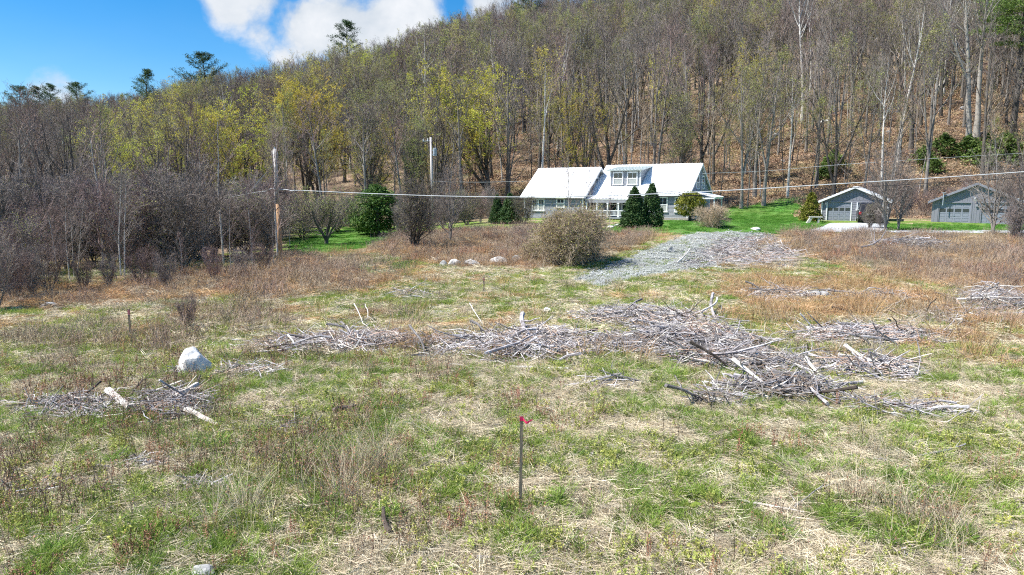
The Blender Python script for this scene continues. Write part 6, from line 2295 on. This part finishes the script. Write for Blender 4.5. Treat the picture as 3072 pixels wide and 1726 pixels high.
clump_at("tall_weeds", WB + TA[:1], [(840, 1440, 230, 46), (960, 1430, 230, 40), (1110, 1440, 170, 34), (760, 1330, 200, 34), (1020, 1290, 220, 40), (2700, 1560, 140, 16), (2790, 1590, 130, 18)], "denser stand of brown weeds left of the stake and low right")
clump_at("tall_green_weeds", GR + GY, [(840, 1440, 200, 22), (960, 1430, 200, 24), (1110, 1440, 150, 20), (760, 1330, 220, 12), (1020, 1290, 240, 14)], "green shoots among the brown weeds left of the stake", 1.2, 2.2)
x, y, z, q = dist(2600, 5.2, 17)
emit("bark_debris", CH, x, y, z, rnd(2600) < .10 + .6 * sstep(.52, .66, fbm(x / 1.2, y / 1.2, 175, 3)), .5, 1.1, "bits of bark and broken twigs in the near grass")
clump_at("tall_straw", TA, [(1060, 1470, 110, 14), (1085, 1420, 90, 12), (2820, 1600, 170, 16), (2650, 1370, 70, 12), (2560, 1500, 50, 8), (1150, 1420, 50, 14), (700, 1550, 80, 18)], "tall clumps of golden straw", 1.0, 1.6, .18)
clump_at("green_clumps", GR + RO, [(1160, 1555, 50, 20), (1400, 1440, 40, 14), (1340, 1520, 60, 18), (1520, 1525, 50, 14), (2730, 1620, 70, 24), (2860, 1620, 60, 18), (2330, 1600, 70, 20), (1930, 1560, 90, 26), (1560, 1620, 80, 26), (2090, 1480, 70, 18),
                                   (470, 1620, 60, 16), (150, 1680, 80, 18), (520, 1110, 30, 14), (470, 1140, 40, 12), (2500, 1580, 60, 16), (1660, 1510, 30, 8)], "bright green clumps of coarse grass", 1.0, 1.7)

# middle meadow, 16 to 40 m
n = 20000
x, y, z, q = dist(n, 15.5, 42)
soft = ~(q['gravel'] | q['hard'] | q['brush'] | q['lawn'])
dryp = fbm(x / 2.2, y / 2.2, 190, 3)
emit("straw_litter", FT + TO[:1], x, y, z, soft & (rnd(n) < .42), .7, 1.3, "matted straw of the middle meadow")
n = 18000
x, y, z, q = dist(n, 15.5, 42)
soft = ~(q['gravel'] | q['hard'] | q['brush'] | q['chips'])
orange = q['tan']
emit("grass", FG, x, y, z, soft & ~orange & (rnd(n) < .08 + .62 * q['green']), .6, 1.3, "green grass patches of the middle meadow")
x, y, z, q = dist(11500, 15.5, 42)
emit("grass", FY, x, y, z, ~(q['hard'] | q['brush'] | q['chips'] | q['gravel']) & (rnd(11500) < .2 + .5 * q['green']), .6, 1.3, "yellow green grass patches of the middle meadow")
x, y, z, q = dist(14000, 15, 46)
w = q['tan'] * .8 + .16 * sstep(.48, .64, fbm(x / 2.5, y / 2.5, 200, 3)) + q['brush'] * .15 + .4 * sstep(.52, .64, fbm(x / 4, y / 3, 201, 3)) * sstep(.15, .4, x / y)
emit("orange_grass", FO + FTA, x, y, z, ~(q['hard'] | q['gravel'] | q['lawn']) & (rnd(14000) < w), .7, 1.3, "orange tan dead grass of the middle meadow")
x, y, z, q = dist(9000, 14, 40)
w = q['weed'] * .55 + .10 * sstep(.5, .66, fbm(x / 2, y / 2, 210, 3)) + .35 * sstep(.50, .62, fbm(x / 3, y / 1.5, 211, 3)) * sstep(-.0, -.25, x / y) * sstep(28, 20, y)
emit("brown_weeds", WB + BT + BB[:1], x, y, z, ~(q['hard'] | q['gravel'] | q['lawn'] | q['brush']) & (rnd(9000) < w * .8), .45, .9, "low brown weeds of the middle meadow")

# brush zones
n = 15000
x, y, z, q = dist(n, 19, 62)
lt = x / y < -.05
emit("dry_brush", [BT[0], BB[0], BR_[0], BG[0], BT[1], BT[0], FO[0], BB[1], BB[2], BT[1]], x, y, z, q['brush'] & (rnd(n) < np.where(lt, .62, .7) * (.35 + 1.2 * fbm(x / 2.2, y / 2.2, 225, 3))), .35, .95, "dense reddish brown dead brush and weeds", hmul=.55 + .9 * fbm(x / 3, y / 3, 220, 3), patch=3.0)
x, y, z, q = dist(9000, 19, 62)
emit("straw_litter", FT + FO, x, y, z, q['brush'] & (rnd(9000) < .8), .8, 1.5, "flattened straw at the foot of the dead brush")
n = 3000
x, y, z, q = dist(n, 56, 90)
slope_foot = (x > 3) & (y > hill_foot(x) - 12) & ~q['lawn'] & ((x < 4) | (x > 24) | (y > 82))
emit("slope_brush", BB + BT + BG + BR_[:1], x, y, z, slope_foot & (rnd(n) < .8) & ~((x > 20) & (x < 60) & (y < 74) & (y > 60) & ((project(x, y, z)[0] > 2450) & (project(x, y, z)[0] < 2720) | (project(x, y, z)[0] > 2790))), .7, 1.5,
     "tangled dead brush along the foot of the slope")
# lawn
n = 16000
x, y, z, q = dist(n, 34, 88)
emit("lawn_grass", LW, x, y, z, q['lawn'] & ~q['hard'], .6, 1.2, "short bright green lawn grass")
# gravel and chips
n = 26000
x, y, z, q = dist(n, 26, 62)
emit("gravel", SN, x, y, z, q['gravel'], .8, 1.9, "pale grey gravel spread on the fill slope")
x, y, z, q = dist(9000, 26, 62)
emit("grass", FG[:1] + FY[:1], x, y, z, (q['gravel'] | q['chips']) & (rnd(9000) < .22 + .6 * sstep(.46, .62, fbm(x / 1.8, y / 1.8, 230, 3))), .3, .75, "sparse green growth through the gravel")
x, y, z, q = dist(9000, 26, 60)
emit("wood_chips", CH, x, y, z, q['chips'], 1.2, 2.6, "grey wood chips beside the gravel")
# leaf litter on the slope
n = 26000
u = rg.uniform(-.2, .86, n); y = rg.uniform(72, 150, n); x = u * y
z = ground_z(x, y)
px_, py_ = project(x, y, z)
keep = (y > hill_foot(x) - 4) & (px_ > 1300) & ~((x < 24) & (y < 82)) & ~zone(Z_LAWN, px_, py_)
emit("fallen_leaves", LL, x, y, z, keep, 1.0, 2.4, "fallen orange brown leaves covering the slope", tilt=.2)
# undergrowth twigs on the slope and in the woods
n = 5200
u = rg.uniform(-.86, .86, n); y = rg.uniform(60, 140, n); x = u * y
z = ground_z(x, y)
px_, _ = project(x, y, z)
keep = ((y > hill_foot(x)) | (u < -.2)) & (rnd(n) < np.where(u > -.1, .30, .55)) & ~((px_ > 860) & (y < 72)) & ~((px_ > 1500) & (y < 86)) & ((y > 60) | (u < -.4))
emit("undergrowth", BG + BT + BB, x, y, z, keep, .9, 2.0, "leafless undergrowth beneath the trees")
# forsythia yellow by the corner of the lawn, white flowers at the spruce foot
